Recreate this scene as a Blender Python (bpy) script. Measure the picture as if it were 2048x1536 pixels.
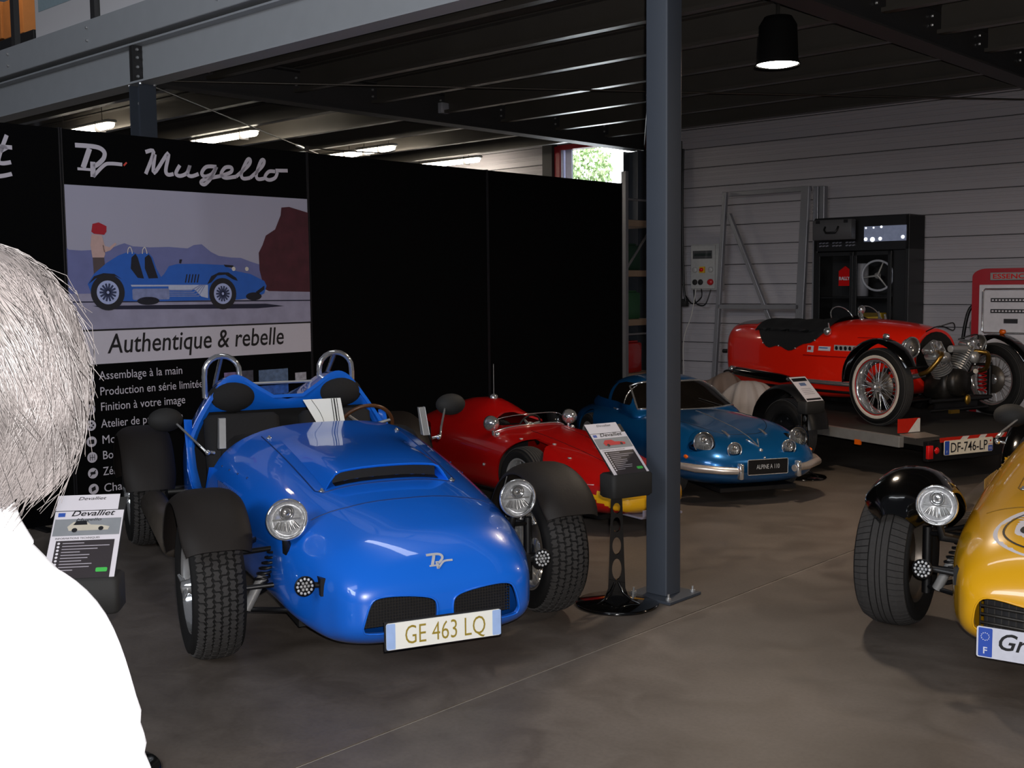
import bpy, bmesh, math, random
from math import sin, cos, pi, radians, sqrt, exp
from mathutils import Vector, Matrix, Euler
from mathutils.bvhtree import BVHTree

for o in list(bpy.data.objects):
    bpy.data.objects.remove(o)
random.seed(7)
SC = bpy.context.scene
COL = SC.collection

# ------------------------------------------------------------------ camera
pitch, roll = radians(4.94), radians(-0.59)
r0 = Vector((1, 0, 0)); d0 = Vector((0, -sin(pitch), -cos(pitch))); f0 = Vector((0, cos(pitch), -sin(pitch)))
cr, sr = cos(roll), sin(roll)
right = cr * r0 - sr * d0; down = sr * r0 + cr * d0
cam_data = bpy.data.cameras.new('camera')
cam = bpy.data.objects.new('camera', cam_data); COL.objects.link(cam)
cam.matrix_world = Matrix(((right.x, -down.x, -f0.x, 0), (right.y, -down.y, -f0.y, 0), (right.z, -down.z, -f0.z, 1.55), (0, 0, 0, 1)))
cam_data.sensor_width = 36; cam_data.lens = 2260 / 2048 * 36
cam_data.clip_start = 0.05; cam_data.clip_end = 200
SC.camera = cam

# ------------------------------------------------------------------ world, lights, exposure
wd = bpy.data.worlds.new('world'); SC.world = wd; wd.use_nodes = True
wd.node_tree.nodes['Background'].inputs[0].default_value = (0.62, 0.66, 0.80, 1)
wd.node_tree.nodes['Background'].inputs[1].default_value = 0.04

def area(name, loc, rot, sx, sy, power, col):
    l = bpy.data.lights.new(name, 'AREA'); l.shape = 'RECTANGLE'; l.size = sx; l.size_y = sy
    l.energy = power; l.color = col
    o = bpy.data.objects.new(name, l); COL.objects.link(o); o.location = loc; o.rotation_euler = rot
    return o
# built-in flash of the camera that took the picture, a small lamp beside the lens
fl = bpy.data.lights.new('camera_flash', 'AREA'); fl.shape = 'RECTANGLE'; fl.size = 0.035; fl.size_y = 0.018
fl.energy = 85; fl.color = (1.0, 0.97, 0.95)
flo = bpy.data.objects.new('camera_flash', fl); COL.objects.link(flo)
flo.matrix_world = Matrix.Translation((0.035, 0.0, 1.61)) @ cam.matrix_world.to_3x3().to_4x4()
# daylight from the open hall in front of the mezzanine (roof light high behind and left of the camera)
area('hall_skylight', (-5.5, -2.5, 6.8), Euler((radians(-14), radians(-16), 0)), 5.0, 3.0, 90, (0.84, 0.91, 1.0))
area('hall_facade_window', (-6.0, -2.6, 4.6), Euler((radians(82), 0, -radians(42.75))), 5.0, 2.2, 210, (0.86, 0.92, 1.0))
area('hall_rooflight', (-0.1, 5.9, 7.2), Euler((0, 0, -radians(42.75))), 5.0, 0.40, 28, (0.92, 0.96, 1.0))
# daylight through the window in the far wall is added where the window is built

SC.view_settings.view_transform = 'Standard'; SC.view_settings.look = 'None'
SC.view_settings.gamma = 1; SC.view_settings.use_curve_mapping = False
SC.view_settings.exposure = 0.65

# ------------------------------------------------------------------ materials
def lin(c):
    return c / 12.92 if c <= 0.04045 else ((c + 0.055) / 1.055) ** 2.4
def rgb(h):
    h = h.lstrip('#'); return tuple(lin(int(h[i:i + 2], 16) / 255) for i in (0, 2, 4))
MATS = {}
def mat(name, col, rough=0.5, metal=0.0, coat=0.0, var=0.12, scale=30.0, bump=0.0, emit=0.0, trans=0.0, spec=0.5, flake=0.0):
    if name in MATS: return MATS[name]
    m = bpy.data.materials.new(name); m.use_nodes = True
    nt = m.node_tree; b = nt.nodes['Principled BSDF']
    c = rgb(col) if isinstance(col, str) else col
    if name.startswith('photo_'): c = tuple(min(.85, 1.5 * x) for x in c)
    b.inputs['Roughness'].default_value = rough
    b.inputs['Metallic'].default_value = metal
    b.inputs['Coat Weight'].default_value = coat
    b.inputs['Coat Roughness'].default_value = 0.03
    b.inputs['Specular IOR Level'].default_value = spec
    tc = nt.nodes.new('ShaderNodeTexCoord'); nz = nt.nodes.new('ShaderNodeTexNoise')
    nz.inputs['Scale'].default_value = scale; nz.inputs['Detail'].default_value = 3
    nt.links.new(tc.outputs['Object'], nz.inputs['Vector'])
    mx = nt.nodes.new('ShaderNodeMix'); mx.data_type = 'RGBA'
    mx.inputs[6].default_value = (*[x * (1 - var) for x in c], 1)
    mx.inputs[7].default_value = (*[min(1, x * (1 + var)) for x in c], 1)
    nt.links.new(nz.outputs['Fac'], mx.inputs[0]); nt.links.new(mx.outputs[2], b.inputs['Base Color'])
    if emit:
        b.inputs['Emission Color'].default_value = (*c, 1); b.inputs['Emission Strength'].default_value = emit
    if bump:
        bp = nt.nodes.new('ShaderNodeBump'); bp.inputs['Strength'].default_value = bump; bp.inputs['Distance'].default_value = 0.004
        nt.links.new(nz.outputs['Fac'], bp.inputs['Height']); nt.links.new(bp.outputs[0], b.inputs['Normal'])
    if trans:
        tr = nt.nodes.new('ShaderNodeBsdfTransparent'); ms = nt.nodes.new('ShaderNodeMixShader')
        out = nt.nodes['Material Output']; fr = nt.nodes.new('ShaderNodeFresnel'); fr.inputs[0].default_value = 1.45
        ad = nt.nodes.new('ShaderNodeMath'); ad.operation = 'ADD'; ad.inputs[1].default_value = 1 - trans; ad.use_clamp = True
        nt.links.new(fr.outputs[0], ad.inputs[0]); nt.links.new(ad.outputs[0], ms.inputs[0])
        nt.links.new(tr.outputs[0], ms.inputs[1]); nt.links.new(b.outputs[0], ms.inputs[2]); nt.links.new(ms.outputs[0], out.inputs[0])
    MATS[name] = m
    return m

def concrete():
    m = bpy.data.materials.new('polished_concrete'); m.use_nodes = True
    nt = m.node_tree; b = nt.nodes['Principled BSDF']; L = nt.links.new
    tc = nt.nodes.new('ShaderNodeTexCoord')
    def noise(s, d, dist=0.0):
        n = nt.nodes.new('ShaderNodeTexNoise'); n.inputs['Scale'].default_value = s; n.inputs['Detail'].default_value = d
        n.inputs['Distortion'].default_value = dist; L(tc.outputs['Object'], n.inputs['Vector']); return n
    a, c, e = noise(0.55, 5, 0.6), noise(4.0, 8, 1.0), noise(60, 4)
    r1 = nt.nodes.new('ShaderNodeValToRGB'); r1.color_ramp.elements[0].position = 0.32; r1.color_ramp.elements[1].position = 0.70
    r1.color_ramp.elements[0].color = (*rgb('#59514a'), 1); r1.color_ramp.elements[1].color = (*rgb('#796f67'), 1)
    L(a.outputs['Fac'], r1.inputs[0])
    r2 = nt.nodes.new('ShaderNodeValToRGB'); r2.color_ramp.elements[0].position = 0.35; r2.color_ramp.elements[1].position = 0.66
    r2.color_ramp.elements[0].color = (0.66, 0.64, 0.62, 1); r2.color_ramp.elements[1].color = (1.0, 1.0, 1.0, 1)
    L(c.outputs['Fac'], r2.inputs[0])
    mx = nt.nodes.new('ShaderNodeMix'); mx.data_type = 'RGBA'; mx.blend_type = 'MULTIPLY'; mx.inputs[0].default_value = 0.75
    L(r1.outputs[0], mx.inputs[6]); L(r2.outputs[0], mx.inputs[7])
    r3 = nt.nodes.new('ShaderNodeValToRGB'); r3.color_ramp.elements[0].position = 0.3; r3.color_ramp.elements[1].position = 0.6
    r3.color_ramp.elements[0].color = (0.80, 0.80, 0.80, 1); r3.color_ramp.elements[1].color = (1, 1, 1, 1)
    L(e.outputs['Fac'], r3.inputs[0])
    m2 = nt.nodes.new('ShaderNodeMix'); m2.data_type = 'RGBA'; m2.blend_type = 'MULTIPLY'; m2.inputs[0].default_value = 0.7
    L(mx.outputs[2], m2.inputs[6]); L(r3.outputs[0], m2.inputs[7])
    L(m2.outputs[2], b.inputs['Base Color'])
    rr = nt.nodes.new('ShaderNodeMapRange'); rr.inputs[3].default_value = 0.38; rr.inputs[4].default_value = 0.62
    L(c.outputs['Fac'], rr.inputs[0]); L(rr.outputs[0], b.inputs['Roughness'])
    bp = nt.nodes.new('ShaderNodeBump'); bp.inputs['Strength'].default_value = 0.12; bp.inputs['Distance'].default_value = 0.003
    L(e.outputs['Fac'], bp.inputs['Height']); L(bp.outputs[0], b.inputs['Normal'])
    return m

M_conc = concrete()
M_beam = mat('light_grey_beam_paint', '#a3a6aa', 0.55, var=0.06, scale=8)
M_steel = mat('blue_grey_column_paint', '#3b414b', 0.55, var=0.06, scale=8)
M_steel_d = mat('dark_primer_steel', '#2c2b2c', 0.6, var=0.1, scale=6)
M_deck = mat('galvanised_deck', '#4a4641', 0.36, 0.3, var=0.15, scale=4)
M_side = mat('white_steel_siding', '#a19da2', 0.5, var=0.04, scale=2)
M_black = mat('satin_black_paint', '#101012', 0.42, var=0.1)
M_blackm = mat('matt_black_plastic', '#1b1a19', 0.75, var=0.15, bump=0.1, scale=200)
M_fend = mat('black_moulded_fender', '#1f1a17', 0.62, var=0.12, scale=60, bump=0.15, spec=0.3)
M_gloss = mat('gloss_black_paint', '#070707', 0.12, coat=0.8, var=0.0)
M_rub = mat('tyre_rubber', '#100f0f', 0.8, var=0.2, scale=60, bump=0.2, spec=0.3)
M_tread = mat('tread_rubber', '#3a3837', 0.9, var=0.2, scale=90, spec=0.2)
M_chrome = mat('chrome', '#e6e6e6', 0.10, 0.86, var=0.02)
M_alu = mat('brushed_aluminium', '#b9b8b6', 0.32, 0.6, var=0.1, scale=40)
M_dalu = mat('dull_exhaust_steel', '#5d554d', 0.38, 0.5, var=0.25, scale=12)
M_glass = mat('clear_glass', '#000000', 0.02, trans=0.995, var=0)
M_lens = mat('lamp_glass', '#000000', 0.02, trans=0.995, var=0)
M_smoke = mat('dark_tinted_glass', '#14161a', 0.04, trans=0.45, var=0)
M_blue = mat('blue_gloss_paint', '#1269dc', 0.28, coat=1.0, var=0.03, scale=3)
M_yel = mat('yellow_gloss_paint', '#e6a911', 0.3, coat=1.0, var=0.03, scale=3)
M_red = mat('red_gloss_paint', '#f0220c', 0.3, coat=1.0, var=0.04, scale=3)
M_dred = mat('dark_red_paint', '#a80c0a', 0.3, coat=0.8, var=0.1, scale=5)
M_mblue = mat('metallic_blue_paint', '#0d5c98', 0.28, 0.5, coat=1.0, var=0.05, scale=300)
M_fab = mat('black_upholstery', '#151416', 0.85, var=0.3, scale=80, bump=0.2)
M_white = mat('white_print', '#cfcad0', 0.6, var=0.02)
M_plate = mat('reflective_plate_white', '#fbfaf2', 0.35, var=0.0)
M_ink = mat('black_ink', '#0a0a10', 0.6, var=0.0)
M_amber = mat('amber_lens', '#e06010', 0.25, var=0.1)
M_redlens = mat('red_lens', '#d01515', 0.2, var=0.1)

# ------------------------------------------------------------------ mesh builder
class MB:
    def __init__(s): s.v = []; s.f = []; s.sm = []
    def add(s, vs, fs, smooth=False):
        n = len(s.v); s.v += [tuple(p) for p in vs]; s.f += [tuple(i + n for i in f) for f in fs]; s.sm += [smooth] * len(fs); return s
    def box(s, c, size, rot=None):
        x, y, z = [k / 2 for k in size]; R = Euler(rot).to_matrix() if rot else Matrix.Identity(3)
        vs = [Vector(c) + R @ Vector((a * x, b * y, d * z)) for a in (-1, 1) for b in (-1, 1) for d in (-1, 1)]
        return s.add(vs, [(0, 1, 3, 2), (4, 6, 7, 5), (0, 4, 5, 1), (2, 3, 7, 6), (0, 2, 6, 4), (1, 5, 7, 3)])
    def rbox(s, c, size, r, rot=None, n=4):
        # box with rounded vertical corners (prism along z) and bevelled ends
        x, y, z = [k / 2 for k in size]; pts = []
        for qx, qy, a0 in ((1, 1, 0), (-1, 1, 90), (-1, -1, 180), (1, -1, 270)):
            for i in range(n + 1):
                a = radians(a0 + 90 * i / n); pts.append((qx * (x - r) + r * cos(a), qy * (y - r) + r * sin(a)))
        e = min(r * .5, z * .5)
        R = Euler(rot).to_matrix() if rot else Matrix.Identity(3)
        rings = []
        for zz, k in ((-z, e), (-z + e, 0), (z - e, 0), (z, e)):
            rings.append([Vector(c) + R @ Vector((px * (1 - k / x), py * (1 - k / y), zz)) for px, py in pts])
        return s.loft(rings, cap=True)
    def loft(s, rings, cap=False, closed=True, smooth=True, loop=False):
        n = len(rings[0]); vs = [p for r in rings for p in r]; fs = []
        m = len(rings)
        for i in range(m if loop else m - 1):
            for j in range(n if closed else n - 1):
                k = (j + 1) % n; i2 = (i + 1) % m
                fs.append((i * n + j, i * n + k, i2 * n + k, i2 * n + j))
        s.add(vs, fs, smooth)
        if cap: s.add(rings[0], [tuple(range(n))[::-1]]); s.add(rings[-1], [tuple(range(n))])
        return s
    def tube(s, pts, r, n=8, closed=False, cap=True):
        pts = [Vector(p) for p in pts]; rings = []; m = len(pts)
        rr = r if isinstance(r, (list, tuple)) else [r] * m
        up = None
        for i, p in enumerate(pts):
            a = pts[(i - 1) % m] if (closed or i > 0) else p; b = pts[(i + 1) % m] if (closed or i < m - 1) else p
            t = (b - a).normalized()
            if up is None:
                up = t.orthogonal().normalized()
            up = (up - t * up.dot(t)); up = up.normalized() if up.length > 1e-6 else t.orthogonal().normalized()
            w = t.cross(up)
            rings.append([p + (up * cos(2 * pi * j / n) + w * sin(2 * pi * j / n)) * rr[i] for j in range(n)])
        return s.loft(rings, cap=cap and not closed, loop=closed)
    def lathe(s, prof, c=(0, 0, 0), ax=(0, 0, 1), n=32, cap=False, smooth=True):
        # prof: list of (radius, height along axis)
        a = Vector(ax).normalized(); u = a.orthogonal().normalized(); w = a.cross(u); c = Vector(c)
        rings = [[c + a * h + (u * cos(2 * pi * j / n) + w * sin(2 * pi * j / n)) * max(r, 1e-4) for j in range(n)] for r, h in prof]
        return s.loft(rings, cap=cap, smooth=smooth)
    def ell(s, c, rad, rot=None, n=20, m=12):
        R = Euler(rot).to_matrix() if rot else Matrix.Identity(3); rings = []
        for i in range(m + 1):
            t = -pi / 2 + pi * i / m
            rings.append([Vector(c) + R @ Vector((rad[0] * max(cos(t), 1e-3) * cos(2 * pi * j / n), rad[1] * max(cos(t), 1e-3) * sin(2 * pi * j / n), rad[2] * sin(t))) for j in range(n)])
        return s.loft(rings)
    def prism(s, poly, o, ex, ey, depth, smooth=False):
        # poly 2D extruded along ex x ey by depth
        o = Vector(o); ex = Vector(ex); ey = Vector(ey); ez = ex.cross(ey).normalized()
        a = [o + ex * x + ey * y for x, y in poly]; b = [p + ez * depth for p in a]; n = len(a)
        s.add(a + b, [tuple(range(n))[::-1], tuple(range(n, 2 * n))]); 
        s.add(a + b, [(i, (i + 1) % n, n + (i + 1) % n, n + i) for i in range(n)], smooth)
        return s
    def poly(s, pts): return s.add(pts, [tuple(range(len(pts)))])
    def mesh(s, name='m'):
        me = bpy.data.meshes.new(name); me.from_pydata(s.v, [], s.f); me.update()
        me.polygons.foreach_set('use_smooth', s.sm); return me
    def weld(s, name='m'):
        me = s.mesh(name); bm = bmesh.new(); bm.from_mesh(me); bmesh.ops.remove_doubles(bm, verts=bm.verts, dist=1e-5)
        bmesh.ops.recalc_face_normals(bm, faces=bm.faces); bm.to_mesh(me); bm.free(); return me

def O(name, mb, m, parent=None, label=None, kind=None, weld=False, bevel=0.0, sharp=None, loc=None, rot=None):
    me = (mb.weld(name) if weld else mb.mesh(name)) if isinstance(mb, MB) else mb
    if m:
        me.materials.clear(); me.materials.append(m)
    o = bpy.data.objects.new(name, me); COL.objects.link(o)
    if parent: o.parent = parent
    if label: o['label'] = label
    if kind: o['kind'] = kind
    if loc: o.location = loc
    if rot: o.rotation_euler = rot
    if bevel:
        b = o.modifiers.new('bevel', 'BEVEL'); b.width = bevel; b.segments = 2; b.limit_method = 'ANGLE'
    if sharp: me.set_sharp_from_angle(angle=radians(sharp))
    return o
def tag(o, label, cat, group=None, kind=None):
    o['label'] = label; o['category'] = cat
    if group: o['group'] = group
    if kind: o['kind'] = kind
    return o
def thing(name, label, cat, loc=(0, 0, 0), rz=0, group=None):
    o = bpy.data.objects.new(name, None); o.empty_display_size = 0.1; COL.objects.link(o)
    o.location = loc; o.rotation_euler = (0, 0, rz)
    return tag(o, label, cat, group)
def heading(a): return radians(a - 90)     # yaw in degrees, 0 = facing the camera side (-Y)
def copy_tree(o, parent=None):
    c = o.copy(); COL.objects.link(c)
    if parent: c.parent = parent
    for ch in [k for k in bpy.data.objects if k.parent == o]: copy_tree(ch, c)
    return c
def evalmesh(o):
    dg = bpy.context.evaluated_depsgraph_get(); dg.update()
    return bpy.data.meshes.new_from_object(o.evaluated_get(dg))
def carve(mb, cutters, solid=0.0, name='body'):
    me = mb.weld() if isinstance(mb, MB) else mb
    o = bpy.data.objects.new('tmp', me); COL.objects.link(o); tmp = [o]
    if solid:
        s = o.modifiers.new('s', 'SOLIDIFY'); s.thickness = solid; s.offset = -1; s.use_even_offset = False
    for c in cutters:
        k = bpy.data.objects.new('cut', c.weld()); COL.objects.link(k); tmp.append(k)
        b = o.modifiers.new('b', 'BOOLEAN'); b.operation = 'DIFFERENCE'; b.solver = 'EXACT'; b.object = k
    r = evalmesh(o); r.name = name
    for t in tmp: bpy.data.objects.remove(t)
    r.set_sharp_from_angle(angle=radians(38))
    return r
FONT = None
def textmesh(body, size, ext=0.0, shear=0.0, bold=0.0, align='LEFT', res=3):
    c = bpy.data.curves.new('t', 'FONT'); c.body = body; c.size = size; c.extrude = ext; c.shear = shear; c.offset = bold; c.align_x = align; c.resolution_u = res
    o = bpy.data.objects.new('t', c); COL.objects.link(o)
    me = evalmesh(o); bpy.data.objects.remove(o); bpy.data.curves.remove(c); return me
def text_into(mb, body, size, o, ex, ey, shear=0.0, bold=0.0, align='LEFT', width=None, off=0.0):
    me = textmesh(body, size, 0, shear, bold, align)
    xs = [v.co.x for v in me.vertices]
    k = 1.0
    if width and xs: k = width / (max(xs) - min(xs))
    o = Vector(o); ex = Vector(ex); ey = Vector(ey); nz = ex.cross(ey).normalized() * off
    mb.add([o + ex * (v.co.x * k) + ey * v.co.y + nz for v in me.vertices], [tuple(p.vertices) for p in me.polygons])
    bpy.data.meshes.remove(me)
def smooth_pts(p, k=6, closed=False):
    out = []; n = len(p)
    P = lambda i: p[i % n] if closed else p[max(0, min(n - 1, i))]
    for i in range(n if closed else n - 1):
        a, b, c, d = P(i - 1), P(i), P(i + 1), P(i + 2)
        for j in range(k):
            t = j / k
            out.append(tuple(0.5 * ((2 * b[q]) + (-a[q] + c[q]) * t + (2 * a[q] - 5 * b[q] + 4 * c[q] - d[q]) * t * t + (-a[q] + 3 * b[q] - 3 * c[q] + d[q]) * t ** 3) for q in range(len(b))))
    if not closed: out.append(tuple(p[-1]))
    return out
def stroke(mb, pts, w, o, ex, ey, off=0.0, sm=True):
    p = smooth_pts(pts, 5) if sm and len(pts) > 2 else pts
    o = Vector(o); ex = Vector(ex); ey = Vector(ey); nz = ex.cross(ey).normalized() * off; L = []; Rr = []
    for i, q in enumerate(p):
        a = p[max(0, i - 1)]; b = p[min(len(p) - 1, i + 1)]; dx, dy = b[0] - a[0], b[1] - a[1]; l = sqrt(dx * dx + dy * dy) or 1
        nx, ny = -dy / l * w / 2, dx / l * w / 2
        L.append(o + ex * (q[0] + nx) + ey * (q[1] + ny) + nz); Rr.append(o + ex * (q[0] - nx) + ey * (q[1] - ny) + nz)
    n = len(p); mb.add(L + Rr, [(i, n + i, n + i + 1, i + 1) for i in range(n - 1)])
def polyon(mb, pts, o, ex, ey, off=0.0):
    o = Vector(o); ex = Vector(ex); ey = Vector(ey); nz = ex.cross(ey).normalized() * off
    mb.poly([o + ex * x + ey * y + nz for x, y in pts])
def disc(cx, cy, r, n=24, ry=None): return [(cx + r * cos(2 * pi * i / n), cy + (ry or r) * sin(2 * pi * i / n)) for i in range(n)]
def rrect(x0, y0, x1, y1, r, n=4):
    out = []
    for cx, cy, a0 in ((x1 - r, y1 - r, 0), (x0 + r, y1 - r, 90), (x0 + r, y0 + r, 180), (x1 - r, y0 + r, 270)):
        for i in range(n + 1): a = radians(a0 + 90 * i / n); out.append((cx + r * cos(a), cy + r * sin(a)))
    return out
# building frame: s along the far wall (to the right), t towards the far wall
TH = radians(42.75); UX = Vector((cos(TH), -sin(TH), 0)); VX = Vector((sin(TH), cos(TH), 0)); C0 = Vector((0.747, 5.55, 0))
def W(s, t, z=0.0): return C0 + UX * s + VX * t + Vector((0, 0, z))
RZ = -TH          # rotation aligning local x with s and local y with t
ZA = Vector((0, 0, 1))
# ================================================================== BUILDING
def env(name, kind='structure'):
    o = bpy.data.objects.new(name, None); COL.objects.link(o); o.location = W(0, 0, 0); o.rotation_euler = (0, 0, RZ); o['kind'] = kind; return o
# floor: two slabs with a saw-cut joint
fl_ = env('floor')
a = MB(); a.box((-7 + 0.2825 / 2 - 0.0025, -2.5, -0.1), (14.2775, 20, 0.2)); O('slab', a, M_conc, fl_)
a = MB(); a.box((5.2885, -2.5, -0.1), (10.0, 20, 0.2)); O('slab', a, M_conc, fl_)
a = MB(); a.box((0.2845, -2.5, -0.1), (0.007, 20, 0.194)); O('joint_sealant', a, mat('pale_joint_sealant', '#c9c2b6', 0.8), fl_)
# far wall of horizontal ribbed steel trays
TW = 6.5
wl = env('wall_back')
def tray(s0, s1, z0, z1, m=M_side):
    a = MB(); L = s1 - s0; prof = []; h = z1 - z0 - 0.006
    prof = [(0.006, 0), (0, 0.005)]
    k = 4
    for i in range(k):
        zc = h * (i + 0.5) / k
        prof += [(0, zc - 0.012), (0.003, zc - 0.008), (0.003, zc + 0.008), (0, zc + 0.012)] if i else [(0, zc)]
    prof += [(0, h - 0.005), (0.006, h)]
    rings = [[Vector((s0, TW + y, z0 + z)) for y, z in prof], [Vector((s1, TW + y, z0 + z)) for y, z in prof]]
    a.loft(rings, closed=False, smooth=False)
    return O('siding_panel', a, m, wl)
mod = 0.2215
for i in range(17):
    z0 = i * mod
    if 1.9 < z0 + mod / 2 < 3.28:
        tray(-12, -6.2, z0, z0 + mod); tray(-4.74, 3.5, z0, z0 + mod)
    else: tray(-12, 3.5, z0, z0 + mod)
a = MB(); a.box((-4.2, TW + 0.06, 0.95), (16.5, 0.08, 1.9)); a.box((-9.1, TW + 0.06, 2.9), (5.8, 0.08, 2.0)); a.box((-0.62, TW + 0.06, 2.9), (8.24, 0.08, 2.0)); a.box((-5.45, TW + 0.06, 3.6), (1.5, 0.08, 0.6))
O('wall_backing', a, M_steel_d, wl)
# window in the far wall with red frame
wn = env('window_1')
M_redf = mat('red_window_frame', '#8f1020', 0.4)
a = MB(); 
for c, s in (((-6.15, TW, 2.6), (0.09, 0.14, 1.4)), ((-4.78, TW, 2.6), (0.06, 0.14, 1.4)), ((-5.47, TW, 1.92), (1.36, 0.14, 0.06)), ((-5.47, TW, 3.28), (1.36, 0.14, 0.06))): a.box(c, s)
O('window_frame', a, M_redf, wn, bevel=0.004)
a = MB(); a.box((-6.08, TW - 0.03, 2.6), (0.03, 0.05, 1.3)); a.box((-6.0, TW - 0.01, 2.6), (0.10, 0.03, 1.3)); O('window_sash', a, mat('pale_blue_grey_sash', '#aeb3d6', 0.4), wn)
a = MB(); a.box((-5.38, TW + 0.02, 2.6), (1.2, 0.006, 1.3)); O('pane', a, M_glass, wn)
a = MB(); a.box((-6.28, TW - 0.06, 2.6), (0.16, 0.1, 1.6)); O('window_jamb', a, M_steel_d, wn)
# bright overcast sky seen through the window and a pale tree in front of it
sky = bpy.data.materials.new('overcast_sky_light'); sky.use_nodes = True
nt = sky.node_tree; nt.nodes.clear(); em = nt.nodes.new('ShaderNodeEmission'); ou = nt.nodes.new('ShaderNodeOutputMaterial')
em.inputs[0].default_value = (0.92, 0.97, 1.0, 1); em.inputs[1].default_value = 5.0; nt.links.new(em.outputs[0], ou.inputs[0])
a = MB(); a.box((-8, TW + 9, 4.5), (16, 0.05, 9)); ob = O('sky_backdrop', a, sky, None, kind='structure', loc=W(0, 0), rot=(0, 0, RZ))
M_leaf = mat('sunlit_foliage', '#b7cf9d', 0.8, var=0.35, scale=20, emit=0.0)
tr = thing('tree', 'pale green tree outside the bright far window', 'tree', W(-8.42, TW + 3.4, 0), RZ)
rnd = random.Random(3)
a = MB(); a.tube([(0, 0, 0), (0.05, 0, 1.5), (0, 0, 3.2)], [0.09, 0.07, 0.03]); a.tube([(0.03, 0, 2.0), (0.3, 0.1, 3.1)], [0.04, 0.015]); O('trunk', a, mat('tree_bark', '#6d6252', 0.9), tr)
a = MB()
for i in range(900):
    th, ph, r = rnd.uniform(0, 2 * pi), rnd.uniform(-1, 1), rnd.uniform(0.3, 1) ** .5
    q = sqrt(1 - ph * ph); c = Vector((0.42 * r * q * cos(th), 0.4 * r * q * sin(th), 3.45 + 0.45 * r * ph)); R = Euler((rnd.uniform(0, 6), rnd.uniform(0, 6), rnd.uniform(0, 6))).to_matrix()
    a.poly([c + R @ Vector(p) for p in ((-0.05, 0, 0), (0, -0.025, 0), (0.05, 0, 0), (0, 0.025, 0))])
O('foliage', a, M_leaf, tr, kind='stuff')
day = area('window_daylight', W(-5.68, TW - 0.12, 2.6), Euler((radians(-90), 0, RZ)), 0.85, 1.2, 10, (0.85, 0.93, 1.0))
ext = area('outdoor_daylight', W(-7.6, TW + 1.2, 6.0), Euler((radians(28), 0, RZ)), 3, 2, 500, (0.95, 0.98, 1.0))

# mezzanine: deck (the ceiling of this bay) with purlins
ce = env('ceiling')
a = MB(); prof = []
y = 0.0
while y < 6.5:
    prof += [(y, 3.405), (y + 0.17, 3.405), (y + 0.19, 3.43), (y + 0.265, 3.43), (y + 0.283, 3.405)]; y += 0.283
a.loft([[Vector((-14, p, z)) for p, z in prof], [Vector((7, p, z)) for p, z in prof]], closed=False, smooth=False)
a.box((-3.5, 3.25, 3.56), (21, 6.5, 0.22)); O('deck_sheet', a, M_deck, ce)
k = 0
for i in range(8):
    t = 0.55 + 0.85 * i
    if t > 6.4: continue
    for s0, s1 in ((-13.9, -9.75), (-9.6, -4.88), (-4.72, -0.08), (0.08, 6.9)):
        a = MB(); L = s1 - s0; c = (s0 + s1) / 2
        a.box((c, t, 3.305), (L, 0.006, 0.2)); a.box((c, t - 0.035, 3.206), (L, 0.07, 0.006)); a.box((c, t - 0.035, 3.402), (L, 0.07, 0.006)); a.box((c, t - 0.068, 3.218), (L, 0.005, 0.022))
        O('purlin', a, M_deck, ce)

def ibeam(mb, p0, p1, w, h, tf=0.014, tw=0.01):
    # I section from p0 to p1 (local, horizontal), reference = middle of the bottom face
    p0 = Vector(p0); p1 = Vector(p1); d = (p1 - p0); L = d.length; c = (p0 + p1) / 2; ang = math.atan2(d.y, d.x)
    mb.box(c + ZA * tf / 2, (L, w, tf), (0, 0, ang)); mb.box(c + ZA * (h - tf / 2), (L, w, tf), (0, 0, ang)); mb.box(c + ZA * h / 2, (L, tw, h - 2 * tf), (0, 0, ang))
def bolts(mb, pts, ax, r=0.012, l=0.014):
    for p in pts: mb.lathe([(0, l), (r * .9, l), (r, l * .8), (r, 0), (0, 0)], p, ax, n=6, smooth=False)
M_bolt = mat('zinc_bolt', '#c8c8c8', 0.35, 0.8)

# edge beam of the mezzanine
t_ = thing('steel_beam', 'long light grey steel edge beam under the mezzanine fascia', 'beam', W(0, 0), RZ)
a = MB(); ibeam(a, (-13, 0, 3.12), (6.5, 0, 3.12), 0.17, 0.30); O('beam_profile', a, M_beam, t_)
for s in (-4.85, 0.0):
    for q in (-0.02, 0.02):
        a = MB(); a.box((s + q, -0.045, 3.27), (0.014, 0.08, 0.27)); O('splice_plate', a, M_steel_d, t_)
a = MB()
for s in (-4.81, 0.04):
    for z in (3.17, 3.24, 3.31, 3.37): bolts(a, [(s, -0.06, z)], (1, 0, 0))
bolts(a, [(-4.93, -0.06, 3.12), (-4.77, -0.06, 3.12), (-4.77, 0.06, 3.12), (-4.93, 0.06, 3.12)], (0, 0, -1)); O('bolts', a, M_bolt, t_, kind='stuff')
t_ = thing('fascia_channel', 'grey folded steel fascia channel on the mezzanine floor edge', 'beam', W(0, 0), RZ)
a = MB(); a.box((-3.2, -0.12, 3.565), (19.6, 0.008, 0.225)); a.box((-3.2, -0.06, 3.453), (19.6, 0.12, 0.006)); a.box((-3.2, -0.06, 3.678), (19.6, 0.12, 0.006))
O('channel_web', a, M_beam, t_)
a = MB(); bolts(a, [(s, -0.124, z) for s in (-6.88, -5.44, -3.6, -1.8, 0, 1.8) for z in (3.52, 3.62)], (0, -1, 0)); O('bolts', a, M_bolt, t_, kind='stuff')
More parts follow.
